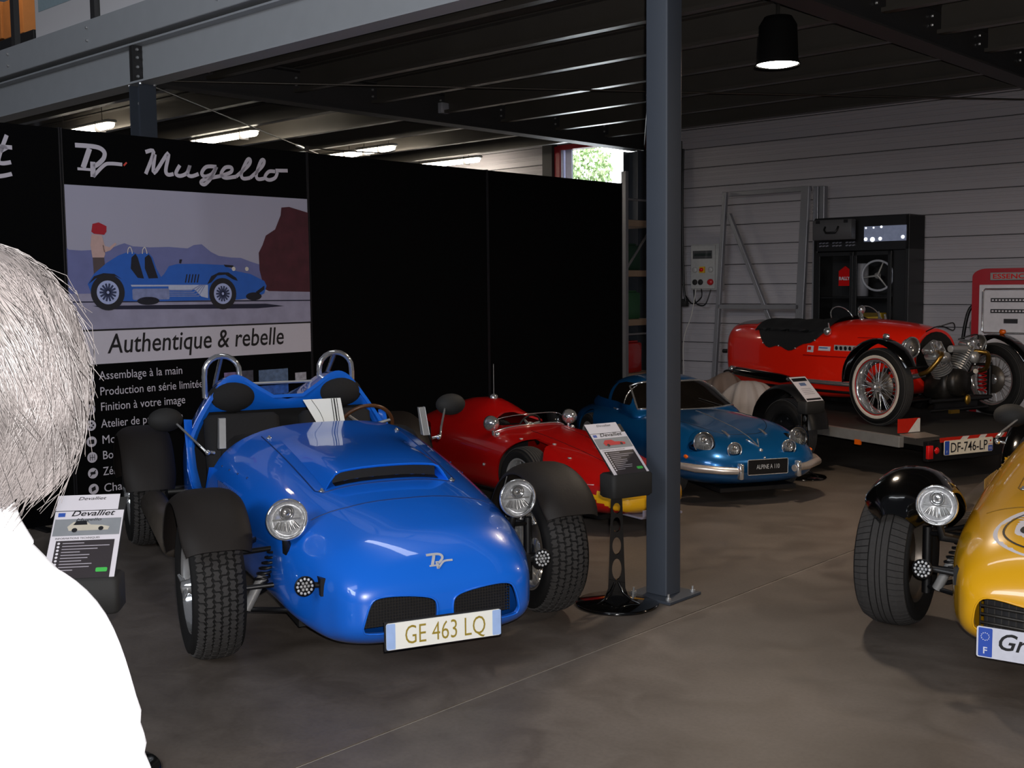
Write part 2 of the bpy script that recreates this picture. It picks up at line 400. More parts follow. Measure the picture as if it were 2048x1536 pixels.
for s, lb in ((-4.8, 'dark steel cross beam above the black display panels'), (0.0, 'dark steel cross beam running from the central column to the back wall')):
    t_ = thing('steel_beam', lb, 'beam', W(s, 0), RZ)
    a = MB(); ibeam(a, (0, 0.09, 3.12), (0, 6.45, 3.12), 0.17, 0.28); O('beam_profile', a, M_steel_d, t_)
    a = MB(); bolts(a, [(0.012, y, z) for y in (0.55, 1.4, 2.25, 3.1, 3.95, 4.8, 5.65) for z in (3.28, 3.34)], (1, 0, 0), 0.010); O('bolts', a, M_bolt, t_, kind='stuff')
a = MB(); a.rbox((-4.69, 3.05, 3.25), (0.06, 0.10, 0.10), 0.01); tag(O('junction_box', a, mat('grey_plastic_box', '#8f8f96', 0.5), loc=W(0, 0), rot=(0, 0, RZ)), 'small grey junction box on the cross beam above the black panels', 'junction box')
# columns
t_ = thing('steel_column', 'blue-grey square steel column standing in the middle of the hall', 'column', W(0, 0), RZ)
a = MB(); a.rbox((0, 0, 1.567), (0.125, 0.125, 3.105), 0.008); O('shaft', a, M_steel, t_, sharp=35)
a = MB(); a.box((0, 0, 0.008), (0.27, 0.27, 0.014)); O('base_plate', a, M_steel, t_, bevel=0.002)
for x in (-0.105, 0.105):
    for y in (-0.105, 0.105):
        a = MB(); a.lathe([(0, 0.014), (0.014, 0.014), (0.014, 0.026), (0.006, 0.026), (0.006, 0.045), (0, 0.045)], (x, y, 0), n=8, smooth=False); O('anchor_bolt', a, M_bolt, t_)
t_ = thing('steel_column', 'dark steel column rising behind the poster panel under the edge beam', 'column', W(-4.85, 0), RZ)
a = MB(); a.box((-0.07, 0, 1.56), (0.012, 0.14, 3.11)); a.box((0.07, 0, 1.56), (0.012, 0.14, 3.11)); a.box((0, 0, 1.56), (0.13, 0.01, 3.11)); O('shaft', a, M_steel, t_)
a = MB(); a.box((0, 0, 0.007), (0.25, 0.25, 0.013)); O('base_plate', a, M_steel, t_)
a = MB(); bolts(a, [(-0.03, -0.007, 2.98), (0.03, -0.007, 2.98)], (0, -1, 0)); O('bolts', a, M_bolt, t_, kind='stuff')
t_ = thing('steel_column', 'dark steel wall column right of the bright window', 'column', W(-4.85, 6.33), RZ)
a = MB(); a.box((-0.1, 0, 1.56), (0.014, 0.2, 3.11)); a.box((0.1, 0, 1.56), (0.014, 0.2, 3.11)); a.box((0, 0, 1.56), (0.2, 0.01, 3.11)); O('shaft', a, M_steel, t_)
a = MB(); a.box((0, 0, 0.007), (0.3, 0.26, 0.013)); O('base_plate', a, M_steel, t_)
t_ = thing('steel_column', 'dark wall post beside the electrical box', 'column', W(-4.33, 6.40), RZ)
a = MB(); a.box((0, 0, 1.6), (0.10, 0.12, 3.19)); O('shaft', a, M_steel_d, t_)
a = MB(); a.box((0, 0, 0.005), (0.2, 0.16, 0.01)); O('base_plate', a, M_steel_d, t_)
# cross-bracing rods in the plane of the ceiling
M_rod = mat('zinc_rod', '#4c4843', 0.45, 0.6)
for (s0, t0), (s1, t1), lb in (((-0.1, 0.1), (-4.7, 6.3), 'thin diagonal bracing rod running back from the central column'), ((-4.75, 0.1), (-0.1, 6.3), 'thin bracing rod crossing the ceiling from poster side to the right'), ((-4.95, 0.1), (-9.5, 6.3), 'bracing rod with chain link above the poster heading')):
    t_ = thing('bracing_rod', lb, 'rod', W(0, 0), RZ)
    p0, p1 = Vector((s0, t0, 3.15)), Vector((s1, t1, 3.15)); d = (p1 - p0).normalized()
    a = MB(); a.tube([p0, p1], 0.008, 6); O('rod', a, M_rod, t_)
    m_ = p0.lerp(p1, 0.52); a = MB(); a.tube([m_ - d * 0.14, m_ - d * 0.1, m_ + d * 0.1, m_ + d * 0.14], [0.010, 0.02, 0.02, 0.010], 8); O('turnbuckle', a, M_bolt, t_)
# fluorescent fittings
M_tube = mat('lit_fluorescent_diffuser', (1.0, 0.90, 0.74), 0.5, var=0.0, emit=22.0)
def tubelight(s1, t, lb, L=1.25):
    t_ = thing('fluorescent_light', lb, 'light', W(s1 - L / 2, t, 3.20), RZ, 'fluorescent lights beyond the panels')
    a = MB(); a.rbox((0, 0, 0.03), (L, 0.11, 0.03), 0.02); O('housing', a, mat('grey_lamp_housing', '#8a8780', 0.5), t_)
    a = MB(); prof = [(0.05 * cos(q), -0.055 * sin(q)) for q in [pi * i / 8 for i in range(9)]]
    a.loft([[Vector((x, y * k, 0.014 + z * k)) for y, z in prof] for x, k in ((-L / 2 + .01, .4), (-L / 2 + .05, 1), (L / 2 - .05, 1), (L / 2 - .01, .4))], cap=True); O('diffuser', a, M_tube, t_)
    for x in (-L / 2 + 0.15, L / 2 - 0.25): a = MB(); a.box((x, 0, -0.005), (0.008, 0.118, 0.10)); O('clip', a, M_steel_d, t_)
    for x in (-L / 3, L / 3): a = MB(); a.tube([(x, 0, 0.04), (x, 0, 0.20)], 0.004, 6); O('hanger', a, M_rod, t_)
tubelight(-7.42, 1.12, 'lit fluorescent tube furthest left, above the poster')
tubelight(-6.95, 2.5, 'lit fluorescent tube above the right half of the poster')
tubelight(-7.64, 4.47, 'short visible end of lit tube just right of the poster')
tubelight(-6.94, 4.42, 'lit fluorescent tube above the first black panel', 0.68)
tubelight(-7.13, 6.05, 'lit fluorescent tube nearest the bright window')
# round high-bay lamp
t_ = thing('pendant_lamp', 'round lit ceiling lamp right of the central column', 'lamp', W(-0.41, 1.8, 2.9), RZ)
a = MB(); a.lathe([(0.03, 0.30), (0.085, 0.29), (0.115, 0.24), (0.125, 0.03), (0.14, 0.0), (0.132, 0.0), (0.128, 0.02)], n=40); O('shade', a, mat('black_lamp_housing', '#0c0b0b', 0.8, spec=0.1), t_)
a = MB(); a.lathe([(0, -0.006), (0.09, -0.004), (0.126, 0.006)], n=40); O('led_disc', a, mat('lit_lamp_disc', (1.0, 0.93, 0.80), 0.5, var=0, emit=30.0), t_)
a = MB(); a.tube([(0, 0, 0.29), (0, 0, 0.50)], 0.012, 8); O('stem', a, mat('black_lamp_housing', '#0c0b0b', 0.8, spec=0.1), t_)
fill_lamp = copy_tree(t_); fill_lamp.location = W(3.2, 2.6, 2.9); fill_lamp['label'] = 'added round ceiling lamp out of view, further right, brightening the bay'  # unseen copy of the lamp, added to lift the dim interior
for q in (W(-0.41, 1.8, 2.885), W(3.2, 2.6, 2.885)):  # the lamp in view, then the added one
    l = bpy.data.lights.new('pendant_beam', 'AREA'); l.shape = 'DISK'; l.size = 0.24; l.energy = 22; l.color = (1.0, 0.78, 0.58); lo = bpy.data.objects.new('pendant_beam', l); COL.objects.link(lo); lo.location = q
a = MB(); a.lathe([(0.08, 0), (0.085, 0.006), (0.08, 0.012)], n=30); tag(O('cable_coil', a, M_black, loc=W(1.15, 2.6, 3.1)), 'loop of black cable hanging under the right cross beam', 'cable')

# mezzanine guard: posts, white boards
t_ = thing('guard_rail', 'mezzanine guard rail of dark posts and white boards', 'railing', W(0, 0), RZ)
for s in (-6.88, -5.44, -3.9, -2.4, -0.9, 0.6):
    a = MB(); a.box((s, -0.05, 4.25), (0.07, 0.05, 1.13)); O('post', a, M_steel_d, t_)
M_brd = mat('white_guard_board', '#d5d2d4', 0.5, var=0.03, scale=2)
for s0, s1 in ((-6.52, -5.49), (-5.39, -3.96), (-3.84, -2.46), (-2.34, -0.96), (-0.84, 0.54)):
    a = MB(); a.box(((s0 + s1) / 2, -0.03, 4.26), (s1 - s0, 0.012, 1.1)); O('guard_board', a, M_brd, t_, bevel=0.002)
a = MB(); a.box((-6.02, -0.039, 4.35), (0.85, 0.004, 0.85)); O('blue_print', a, mat('pale_blue_print', '#93a6ae', 0.6), t_, label='pale blue poster on the first board')
a = MB(); a.box((-3, -0.05, 4.83), (8.2, 0.05, 0.04)); O('top_rail', a, M_steel_d, t_)
M_card = mat('brown_cardboard', '#b9763a', 0.85, var=0.15, scale=10)
M_paper = mat('paper_label', '#d8c9b0', 0.7)
for i, (s, t, z, sx, sz, lb) in enumerate(((-8.2, 0.62, 3.86, 0.55, 0.34, 'dark low crate on the mezzanine at top left'), (-8.55, 0.66, 4.22, 0.44, 0.36, 'brown cardboard box with paper label, leftmost on the mezzanine'), (-8.06, 0.66, 4.20, 0.44, 0.36, 'brown cardboard box with paper label beside the white board'))):
    b_ = thing('cardboard_box' if i else 'storage_crate', lb, 'box' if i else 'crate', W(s, t, z + (.03 if i else 0)), RZ)
    a = MB(); a.box((0, 0, 0), (sx if i else 1.3, 0.4, sz)); O('carton' if i else 'crate_body', a, M_card if i else M_black, b_, bevel=0.006)
    if i:
        a = MB(); a.box((0.05, -0.202, 0.03), (0.12, 0.003, 0.10)); O('label', a, M_paper, b_)
area('mezzanine_lamp_light', W(-7.6, -0.1, 5.0), Euler((radians(35), 0, RZ)), 0.3, 0.3, 4, (1.0, 0.74, 0.50))

# ------------------------------------------------------------------ things along the far wall
# electrical distribution box
t_ = thing('electrical_panel', 'light grey electrical distribution box with sockets on the far wall', 'electrical box', W(-3.91, 6.40, 1.745), RZ)
a = MB(); a.rbox((0.0, 0.035, 0), (0.38, 0.12, 0.52), 0.015); O('box_body', a, mat('light_grey_plastic', '#a8a7a6', 0.45), t_)
a = MB(); a.box((-0.02, -0.034, 0), (0.32, 0.02, 0.49)); O('front_cover', a, mat('light_grey_plastic', '#a8a7a6', 0.45), t_, bevel=0.006)
a = MB(); a.box((-0.02, -0.048, 0.14), (0.25, 0.012, 0.09)); O('breaker_window', a, M_smoke, t_, bevel=0.003)
a = MB(); a.box((-0.02, -0.046, 0.14), (0.22, 0.008, 0.03)); O('breaker_row', a, mat('grey_green_breakers', '#6b7a72', 0.5), t_)
a = MB(); a.box((-0.02, -0.05, -0.03), (0.07, 0.02, 0.07)); O('switch_plate', a, mat('yellow_plate', '#caa21c', 0.5), t_, label='yellow switch plate')
a = MB(); a.lathe([(0, 0.03), (0.02, 0.03), (0.022, 0)], (-0.02, -0.055, -0.03), (0, -1, 0), n=16); O('rotary_switch', a, M_redlens, t_, label='red rotary switch')
for x, z in ((-0.12, -0.03), (0.09, -0.03), (-0.12, -0.17), (-0.045, -0.17)):
    a = MB(); a.lathe([(0, 0.018), (0.026, 0.018), (0.032, 0.01), (0.032, 0)], (x, -0.044, z), (0, -1, 0), n=18); O('socket', a, M_blackm if z < -.1 else mat('light_grey_plastic', '#a8a7a6', 0.45), t_)
a = MB(); a.lathe([(0, 0.03), (0.03, 0.03), (0.036, 0.012), (0.036, 0)], (0.09, -0.044, -0.17), (0, -1, 0), n=20); O('industrial_socket', a, mat('red_socket', '#b81f24', 0.4), t_, label='red industrial socket')
def cable(name, pts, r, m, lb, cat='cable'):
    a = MB(); a.tube(smooth_pts(pts, 8), r, 6); return tag(O(name, a, m, loc=W(0, 0), rot=(0, 0, RZ)), lb, cat)
cable('cable', [(-4.24, 6.42, 3.1), (-4.25, 6.42, 2.4), (-4.23, 6.42, 1.6), (-4.2, 6.42, 1.36)], 0.014, M_black, 'thick black cable running down the far wall beside the post')
cable('cable', [(-4.05, 6.36, 1.49), (-4.0, 6.33, 1.34), (-3.88, 6.33, 1.32), (-3.82, 6.36, 1.49)], 0.008, M_black, 'black cable loop right under the electrical box')
cable('cable', [(-4.2, 6.42, 1.42), (-4.08, 6.38, 1.33), (-3.95, 6.36, 1.40), (-3.96, 6.38, 1.5)], 0.008, M_black, 'black cable from wall socket up to electrical box')
cable('cable', [(-4.0, 6.33, 1.5), (-4.06, 6.33, 1.2), (-4.18, 6.35, 0.9), (-4.17, 6.34, 0.4), (-4.2, 6.3, 0.006)], 0.005, mat('white_cable', '#c8c5bf', 0.5), 'thin white cable hanging from the electrical box')
a = MB(); a.rbox((-4.24, 6.44, 1.34), (0.10, 0.06, 0.09), 0.01); tag(O('wall_socket', a, M_blackm, loc=W(0, 0), rot=(0, 0, RZ)), 'small black wall socket under the vertical black cable', 'socket')
# aluminium frame leaning on the wall
M_prof = mat('grey_aluminium_profile', '#8d8d92', 0.4, 0.5, var=0.05)
t_ = thing('leaning_gate', 'tall grey aluminium gate frame with diagonal brace leaning on the wall', 'gate', W(0, 0), RZ)
def bar(p0, p1, w=0.05, d=0.05):
    p0, p1 = Vector(p0), Vector(p1); v = p1 - p0; a = MB(); L = v.length; ang = math.atan2(v.z, v.x)
    a.box((p0 + p1) / 2, (L, d, w), (0, -ang, 0)); return O('rail', a, M_prof, t_, bevel=0.004)
bar((-3.60, 6.40, 2.56), (-3.76, 6.2, 0.03)); bar((-2.62, 6.40, 2.56), (-2.72, 6.2, 0.03), 0.09); bar((-3.60, 6.40, 2.545), (-2.62, 6.40, 2.545)); bar((-3.68, 6.3, 1.30), (-2.68, 6.3, 1.30)); bar((-3.57, 6.36, 2.32), (-3.02, 6.30, 1.1), 0.045); bar((-3.74, 6.22, 0.06), (-2.72, 6.22, 0.06))
for x in (-2.545, -2.475):
    a = MB(); a.box((x, 6.40, 1.28), (0.06, 0.08, 2.56)); tag(O('metal_post', a, M_prof, bevel=0.006, loc=W(0, 0), rot=(0, 0, RZ)), 'loose aluminium post standing against the wall, %s of two' % ('left' if x < -2.5 else 'right'), 'post', 'aluminium posts by the wall')
# black display cabinet
t_ = thing('display_cabinet', 'tall black display cabinet with glass doors against the far wall', 'cabinet', W(-1.82, 6.30, 0), RZ)
a = MB()
for c, s in (((-0.59, 0, 1.1), (0.04, 0.36, 2.2)), ((0.38, 0, 1.1), (0.04, 0.36, 2.2)), ((-0.1, 0.17, 1.1), (1.0, 0.02, 2.2)), ((-0.1, 0, 2.04), (1.0, 0.36, 0.34)), ((-0.1, 0, 0.06), (1.0, 0.36, 0.12)), ((0.29, 0.02, 1.0), (0.14, 0.32, 1.8))): a.box(c, s)
O('carcass', a, M_black, t_, bevel=0.004)
for x in (-0.365, 0.035):
    a = MB()
    for c, s in (((-0.18, 0, 0), (0.035, 0.02, 1.72)), ((0.18, 0, 0), (0.035, 0.02, 1.72)), ((0, 0, 0.84), (0.4, 0.02, 0.04)), ((0, 0, -0.84), (0.4, 0.02, 0.04))): a.box((c[0] + x, -0.195, c[2] + 1.0), s)
    d_ = O('door', a, M_black, t_, bevel=0.002)
    a = MB(); a.box((x, -0.196, 1.0), (0.37, 0.004, 1.65)); O('pane', a, M_glass, d_)
for z in (0.55, 1.12, 1.4): a = MB(); a.box((-0.17, 0, z), (0.78, 0.33, 0.012)); O('shelf', a, M_black, t_)
a = MB(); a.box((0.155, -0.186, 2.03), (0.43, 0.012, 0.15)); O('header_panel', a, mat('glowing_grey_reflection', '#5a6072', 0.25, var=0.8, scale=24, emit=0.5), t_, label='silver grey strip on the cabinet top with a headlamp reflection painted in')  # emission added to copy a bright reflection on the strip
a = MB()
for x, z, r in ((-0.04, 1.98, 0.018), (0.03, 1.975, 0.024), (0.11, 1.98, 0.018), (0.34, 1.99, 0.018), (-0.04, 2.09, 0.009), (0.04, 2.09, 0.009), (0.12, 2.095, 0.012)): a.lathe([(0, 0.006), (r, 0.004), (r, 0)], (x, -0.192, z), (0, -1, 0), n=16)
O('reflection_spots', a, mat('glowing_reflection_spot', (0.85, 0.9, 1.0), 0.3, var=0, emit=0.9), t_)  # headlamp reflections painted as small glowing discs
a = MB()
for i in range(12):
    if i % 4 == 3: continue
    for j in range(2): a.box((-0.53 + i * 0.036, -0.186, 1.925 + j * 0.03), (0.026, 0.012, 0.012), (0, radians(-12), 0))
O('vent_slots', a, mat('pale_slot', '#9a9aa6', 0.3, 0.5), t_, kind='stuff')
t2 = thing('flight_case', 'grey equipment case with black handle mounted on the cabinet front', 'case', W(-2.15, 6.005, 2.08), RZ)
a = MB(); a.rbox((0, 0, 0), (0.42, 0.10, 0.20), 0.01); O('case_shell', a, mat('dark_grey_case', '#4d4c4e', 0.5), t2)
a = MB(); a.tube([(-0.07, -0.05, 0.03), (-0.07, -0.075, 0.0), (-0.05, -0.08, -0.03), (0.05, -0.08, -0.03), (0.07, -0.075, 0.0), (0.07, -0.05, 0.03)], 0.010, 8); O('handle', a, M_black, t2)
a = MB(); a.box((-0.15, -0.053, 0.08), (0.04, 0.01, 0.03)); a.box((0.15, -0.053, 0.08), (0.04, 0.01, 0.03)); O('latches', a, M_black, t2)
def swheel(parent, c, R, ax, rimm, n=3, r=0.012, spoke=M_alu):
    a = MB(); ax = Vector(ax).normalized(); u = ax.orthogonal().normalized(); w = ax.cross(u); c = Vector(c)
    a.tube([c + (u * cos(2 * pi * i / 36) + w * sin(2 * pi * i / 36)) * R for i in range(36)], r, 8, closed=True); rim = O('wheel_rim', a, rimm, parent)
    a = MB()
    for k in range(n):
        q = 2 * pi * k / n + pi / 2; a.tube([c, c + (u * cos(q) + w * sin(q)) * R * 0.97], [0.014, 0.008], 6)
    a.lathe([(0, 0.012), (0.03, 0.008), (0.035, -0.008), (0, -0.01)], c, ax, n=16); O('wheel_spokes', a, spoke, parent)
t2 = thing('steering_wheel', 'pale three-spoke steering wheel shown behind the cabinet glass', 'steering wheel', W(-1.80, 6.26, 1.62), RZ)
swheel(t2, (0, 0, 0), 0.15, (0.75, -1, 0.1), mat('pale_wheel_rim', '#b5b7c0', 0.4), spoke=M_alu)
a = MB(); a.tube([(0, 0.02, 0), (0.03, 0.09, -0.02)], 0.012, 8); O('mounting_stub', a, M_black, t2)
t2 = thing('small_sign', 'small red shield sign reading RALLY in the cabinet', 'sign', W(-2.10, 6.16, 1.62), RZ)
a = MB(); a.prism([(-0.07, -0.1), (0.07, -0.1), (0.07, 0.05), (0, 0.10), (-0.07, 0.05)], (0, 0, 0), (1, 0, 0), (0, 0, 1), -0.012); O('sign_plate', a, M_redlens, t2)
a = MB(); text_into(a, 'RALLY', 0.045, (-0.06, -0.014, -0.04), (1, 0, 0), (0, 0, 1), bold=0.002, width=0.12); O('lettering', a, M_white, t2)
a = MB(); a.lathe([(0, 0), (0.06, 0), (0.06, 0.32), (0.05, 0.33), (0, 0.33)], n=20); tag(O('paper_roll', a, mat('pale_paper_roll', '#9a9aa2', 0.6), loc=W(-1.97, 6.28, 1.415)), 'pale paper roll standing on a cabinet shelf', 'roll')
a = MB(); a.rbox((0, 0, 0.062), (0.2, 0.12, 0.12), 0.006); tag(O('small_box', a, mat('yellow_carton', '#c09a1e', 0.6), loc=W(-1.80, 6.2, 1.128), rot=(0, 0, RZ)), 'small yellow carton on the lower cabinet shelf', 'box')

# shelving rack beyond the last panel
t_ = thing('storage_rack', 'storage rack with wooden shelf boards glimpsed beyond the last black panel', 'shelving', W(0, 0), RZ)
M_wood = mat('raw_shelf_board', '#9c8672', 0.7, var=0.2, scale=6)
for s in (-6.6, -4.42):
    for y in (5.55, 6.2):
        a = MB(); a.box((s, y, 1.4), (0.06, 0.05, 2.8)); O('upright', a, M_prof, t_)
for z in (0.52, 1.13, 1.68, 2.24):
    a = MB(); a.box((-5.51, 5.86, z), (2.2, 0.6, 0.07)); O('shelf_board', a, M_wood, t_, bevel=0.003)
for p_, q_ in (((-4.42, 5.55, 2.5), (-4.42, 6.2, 2.5)), ((-4.42, 6.2, 2.35), (-4.42, 5.55, 1.7)), ((-4.42, 5.55, 1.0), (-4.42, 6.2, 1.0))): a = MB(); a.tube([p_, q_], 0.014, 6); O('brace', a, M_prof, t_)
for s, z, sz, m, lb in ((-4.62, 1.715, 0.28, mat('dark_green_bin', '#1f4030', 0.5), 'dark green bin on the upper rack shelf'), (-4.62, 1.165, 0.30, mat('green_tin', '#2c5a3c', 0.5), 'green tin on the middle rack shelf'), (-4.60, 0.555, 0.34, M_dred, 'dark red canister on the lower rack shelf')):
    a = MB(); a.rbox((0, 0, sz / 2), (0.26, 0.3, sz), 0.03); a.rbox((0, 0, sz + .012), (0.2, 0.22, 0.02), 0.02); tag(O('storage_bin', a, m, loc=W(s, 5.8, z + 0.002), rot=(0, 0, RZ)), lb, 'bin')

# fuel pump
t_ = thing('fuel_pump', 'vintage red and white fuel pump at the right edge by the wall', 'fuel pump', W(-0.44, 6.22, 0), RZ)
def pumpprof(w, h, r, n=8):
    return [(-w, 0), (w, 0)] + [(w - r + r * cos(q), h - r + 0.6 * r * sin(q)) for q in [pi / 2 * i / n for i in range(n + 1)]] + [(-w + r - r * sin(q), h - r + 0.6 * r * cos(q)) for q in [pi / 2 * i / n for i in range(n + 1)]]
a = MB(); a.prism(pumpprof(0.33, 1.72, 0.13), (0, 0.2, 0), (1, 0, 0), (0, 0, 1), 0.4); O('pump_body', a, mat('pump_red', '#a01420', 0.35, coat=0.5), t_, bevel=0.01)
a = MB(); a.box((0.02, -0.206, 0.80), (0.56, 0.02, 1.44)); O('front_door', a, mat('pump_white', '#c9c6cb', 0.4), t_, bevel=0.006)
a = MB(); a.tube([(-0.22, -0.225, 1.1), (-0.22, -0.225, 1.46), (-0.2, -0.225, 1.48), (0.24, -0.225, 1.48), (0.26, -0.225, 1.46), (0.26, -0.225, 1.1), (0.24, -0.225, 1.08), (-0.2, -0.225, 1.08)], 0.010, 8, closed=True); O('chrome_frame', a, M_chrome, t_)
a = MB(); a.box((0.02, -0.214, 1.595), (0.36, 0.02, 0.07)); O('name_board', a, mat('dull_silver_board', '#8f8a88', 0.4), t_, bevel=0.004)
a = MB(); text_into(a, 'ESSENCE', 0.06, (0.02 - 0.16, -0.2255, 1.575), (1, 0, 0), (0, 0, 1), bold=0.001, width=0.32); O('lettering', a, M_redlens, t_)
for z in (1.38, 1.28): a = MB(); a.box((0.02, -0.219, z), (0.34, 0.012, 0.035)); O('price_strip', a, M_ink, t_)
a = MB(); a.box((0.03, -0.219, 1.19), (0.12, 0.012, 0.04)); O('counter', a, M_ink, t_)
for z in (1.38, 1.28):
    a = MB()
    for i in range(11): a.box((-0.13 + i * 0.03, -0.2255, z), (0.018, 0.001, 0.014))
    O('printed_figures', a, M_white, t_, kind='stuff')
a = MB(); a.tube(smooth_pts([(-0.33, 0, 1.35), (-0.42, -0.02, 1.28), (-0.47, -0.03, 1.0), (-0.46, -0.03, 0.8), (-0.40, -0.04, 0.95), (-0.345, -0.05, 1.08)], 8), 0.017, 8); O('hose', a, M_black, t_)
a = MB(); a.tube([(-0.36, -0.06, 0.98), (-0.38, -0.07, 1.14), (-0.36, -0.12, 1.18)], [0.016, 0.018, 0.012], 8); O('nozzle', a, M_alu, t_)
# ================================================================== DISPLAY PANELS
M_pan = mat('black_panel_fabric', '#060607', 0.95, var=0.1, scale=100, spec=0.08)
M_grey = mat('grey_print', '#c9c4cf', 0.65, var=0.02)
def panel(t0, t1, lb):
    t_ = thing('exhibition_board', lb, 'board', W(-4.0, 0, 0), RZ, 'row of tall display panels')
    a = MB(); a.box((-0.015, (t0 + t1) / 2, 1.31), (0.026, t1 - t0 - 0.008, 2.59)); O('panel_board', a, M_pan, t_)
    for y in (t0 + 0.006, t1 - 0.006):
        a = MB(); a.box((-0.016, y, 1.31), (0.034, 0.008, 2.60)); O('edge_trim', a, mat('dark_trim', '#2c2c30', 0.4, 0.5), t_)
    for y in (t0 + 0.25, t1 - 0.25):
        a = MB(); a.box((-0.02, y, 0.008), (0.36, 0.06, 0.016)); O('foot', a, M_black, t_)
    return t_
EX, EY = Vector((0, 1, 0)), ZA
def pr(name, m, par, polys, off, label=None):
    for p in polys:
        a = MB(); polyon(a, p, (0, 0, 0), EX, EY, off); r = O(name, a, m, par, label)
    return r
p1 = panel(-3.07, -1.085, 'black display panel at far left with the end of a grey script word')
a = MB()
for pts in ([(-1.476, 2.426), (-1.431, 2.454)], [(-1.43, 2.53), (-1.475, 2.42), (-1.49, 2.365), (-1.465, 2.352), (-1.411, 2.363)], [(-1.50, 2.455), (-1.40, 2.455)], [(-1.9, 2.25), (-1.6, 2.262), (-1.484, 2.271), (-1.409, 2.29)]): stroke(a, pts, 0.026, (0, 0, 0), EX, EY, 0.002)
O('printed_lettering', a, M_grey, p1)
p2 = panel(-1.08, 0.90, 'display panel with grey script heading above a blue roadster photograph')
pr('printed_photo', mat('photo_sky', '#8c8b9c', 0.65, var=0.06, scale=1.5), p2, [[(-1.074, 1.29), (0.894, 1.29), (0.894, 2.245), (-1.074, 2.245)]], 0.0005, 'large poster photograph')
pr('printed_mountains', mat('photo_mountains', '#5a5f8a', 0.65, var=0.15, scale=12), p2, [[(-1.074, 1.835), (-1.058, 1.82), (-0.972, 1.816), (-0.862, 1.823), (-0.772, 1.83), (-0.703, 1.858), (-0.662, 1.871), (-0.6, 1.851), (-0.47, 1.846), (-0.325, 1.852), (-0.177, 1.844), (-0.125, 1.869), (-0.061, 1.876), (0.014, 1.821), (0.079, 1.794), (0.185, 1.783), (0.266, 1.782), (0.347, 1.756), (0.43, 1.734), (0.466, 1.539), (-1.074, 1.528)]], 0.001)
pr('printed_ground', mat('photo_salt_ground', '#7f7d92', 0.65, var=0.25, scale=9), p2, [[(-1.074, 1.29), (0.894, 1.29), (0.894, 1.53), (-1.074, 1.53)]], 0.0013)
pr('printed_rock', mat('photo_dark_rock', '#3a1520', 0.65, var=0.6, scale=9), p2, [[(0.894, 2.14), (0.717, 2.177), (0.644, 2.169), (0.635, 2.11), (0.581, 2.001), (0.494, 1.952), (0.463, 1.881), (0.426, 1.821), (0.429, 1.692), (0.466, 1.551), (0.508, 1.533), (0.894, 1.523)]], 0.0016)
pr('printed_shadow', mat('photo_shadow', '#15172c', 0.65), p2, [[(-0.912, 1.448), (0.476, 1.438), (0.648, 1.417), (0.405, 1.404), (-0.79, 1.422)], [(-1.074, 1.480), (0.894, 1.461), (0.894, 1.452), (-1.074, 1.472)]], 0.0019)
M_pcar = mat('photo_blue_car', '#1e4f9e', 0.65, var=0.12, scale=14)
pr('printed_woman_hat', mat('photo_red_hat', '#8e1524', 0.65), p2, [[(-0.887, 1.994), (-0.843, 2.006), (-0.788, 1.982), (-0.79, 1.945), (-0.807, 1.924), (-0.879, 1.929), (-0.897, 1.942)]], 0.0026)
pr('printed_woman_top', mat('photo_beige_top', '#a58a86', 0.65), p2, [[(-0.896, 1.926), (-0.824, 1.922), (-0.807, 1.856), (-0.805, 1.793), (-0.814, 1.772), (-0.897, 1.771), (-0.907, 1.854)], [(-0.822, 1.855), (-0.772, 1.841), (-0.731, 1.873), (-0.72, 1.865), (-0.767, 1.82), (-0.813, 1.805)]], 0.0023)
pr('printed_woman_trousers', mat('photo_brown_trousers', '#473c3e', 0.65), p2, [[(-0.895, 1.774), (-0.814, 1.774), (-0.81, 1.72), (-0.846, 1.67), (-0.891, 1.645)]], 0.0022)
cb = pr('printed_roadster', M_pcar, p2, [[(-0.938, 1.594), (-0.891, 1.662), (-0.799, 1.735), (-0.706, 1.789), (-0.648, 1.808), (-0.601, 1.812), (-0.567, 1.796), (-0.519, 1.808), (-0.484, 1.806), (-0.455, 1.776), (-0.429, 1.7), (-0.395, 1.64), (-0.37, 1.662), (-0.331, 1.717), (-0.268, 1.732), (-0.092, 1.735), (0.116, 1.728), (0.208, 1.686), (0.344, 1.663), (0.468, 1.61), (0.488, 1.574), (0.465, 1.516), (0.393, 1.487), (0.228, 1.472), (-0.438, 1.471), (-0.639, 1.475), (-0.899, 1.489)]], 0.0026)
pr('printed_silver_trim', mat('photo_silver', '#9aa0b4', 0.65), p2, [[(-0.628, 1.587), (-0.021, 1.583), (-0.024, 1.487), (-0.08, 1.50), (-0.13, 1.55), (-0.34, 1.55), (-0.34, 1.575), (-0.621, 1.575)]], 0.0029)
a = MB()
for k in range(4): stroke(a, [(-0.335, 1.548 - k * .014), (-0.16 + k * .02, 1.545 - k * .014), (-0.08 + k * .012, 1.585)], 0.007, (0, 0, 0), EX, EY, 0.0034, False)
polyon(a, rrect(-0.618, 1.483, -0.335, 1.56, 0.012), (0, 0, 0), EX, EY, 0.0033); O('printed_exhaust', a, mat('photo_exhaust', '#6b7396', 0.65, var=0.3), p2)
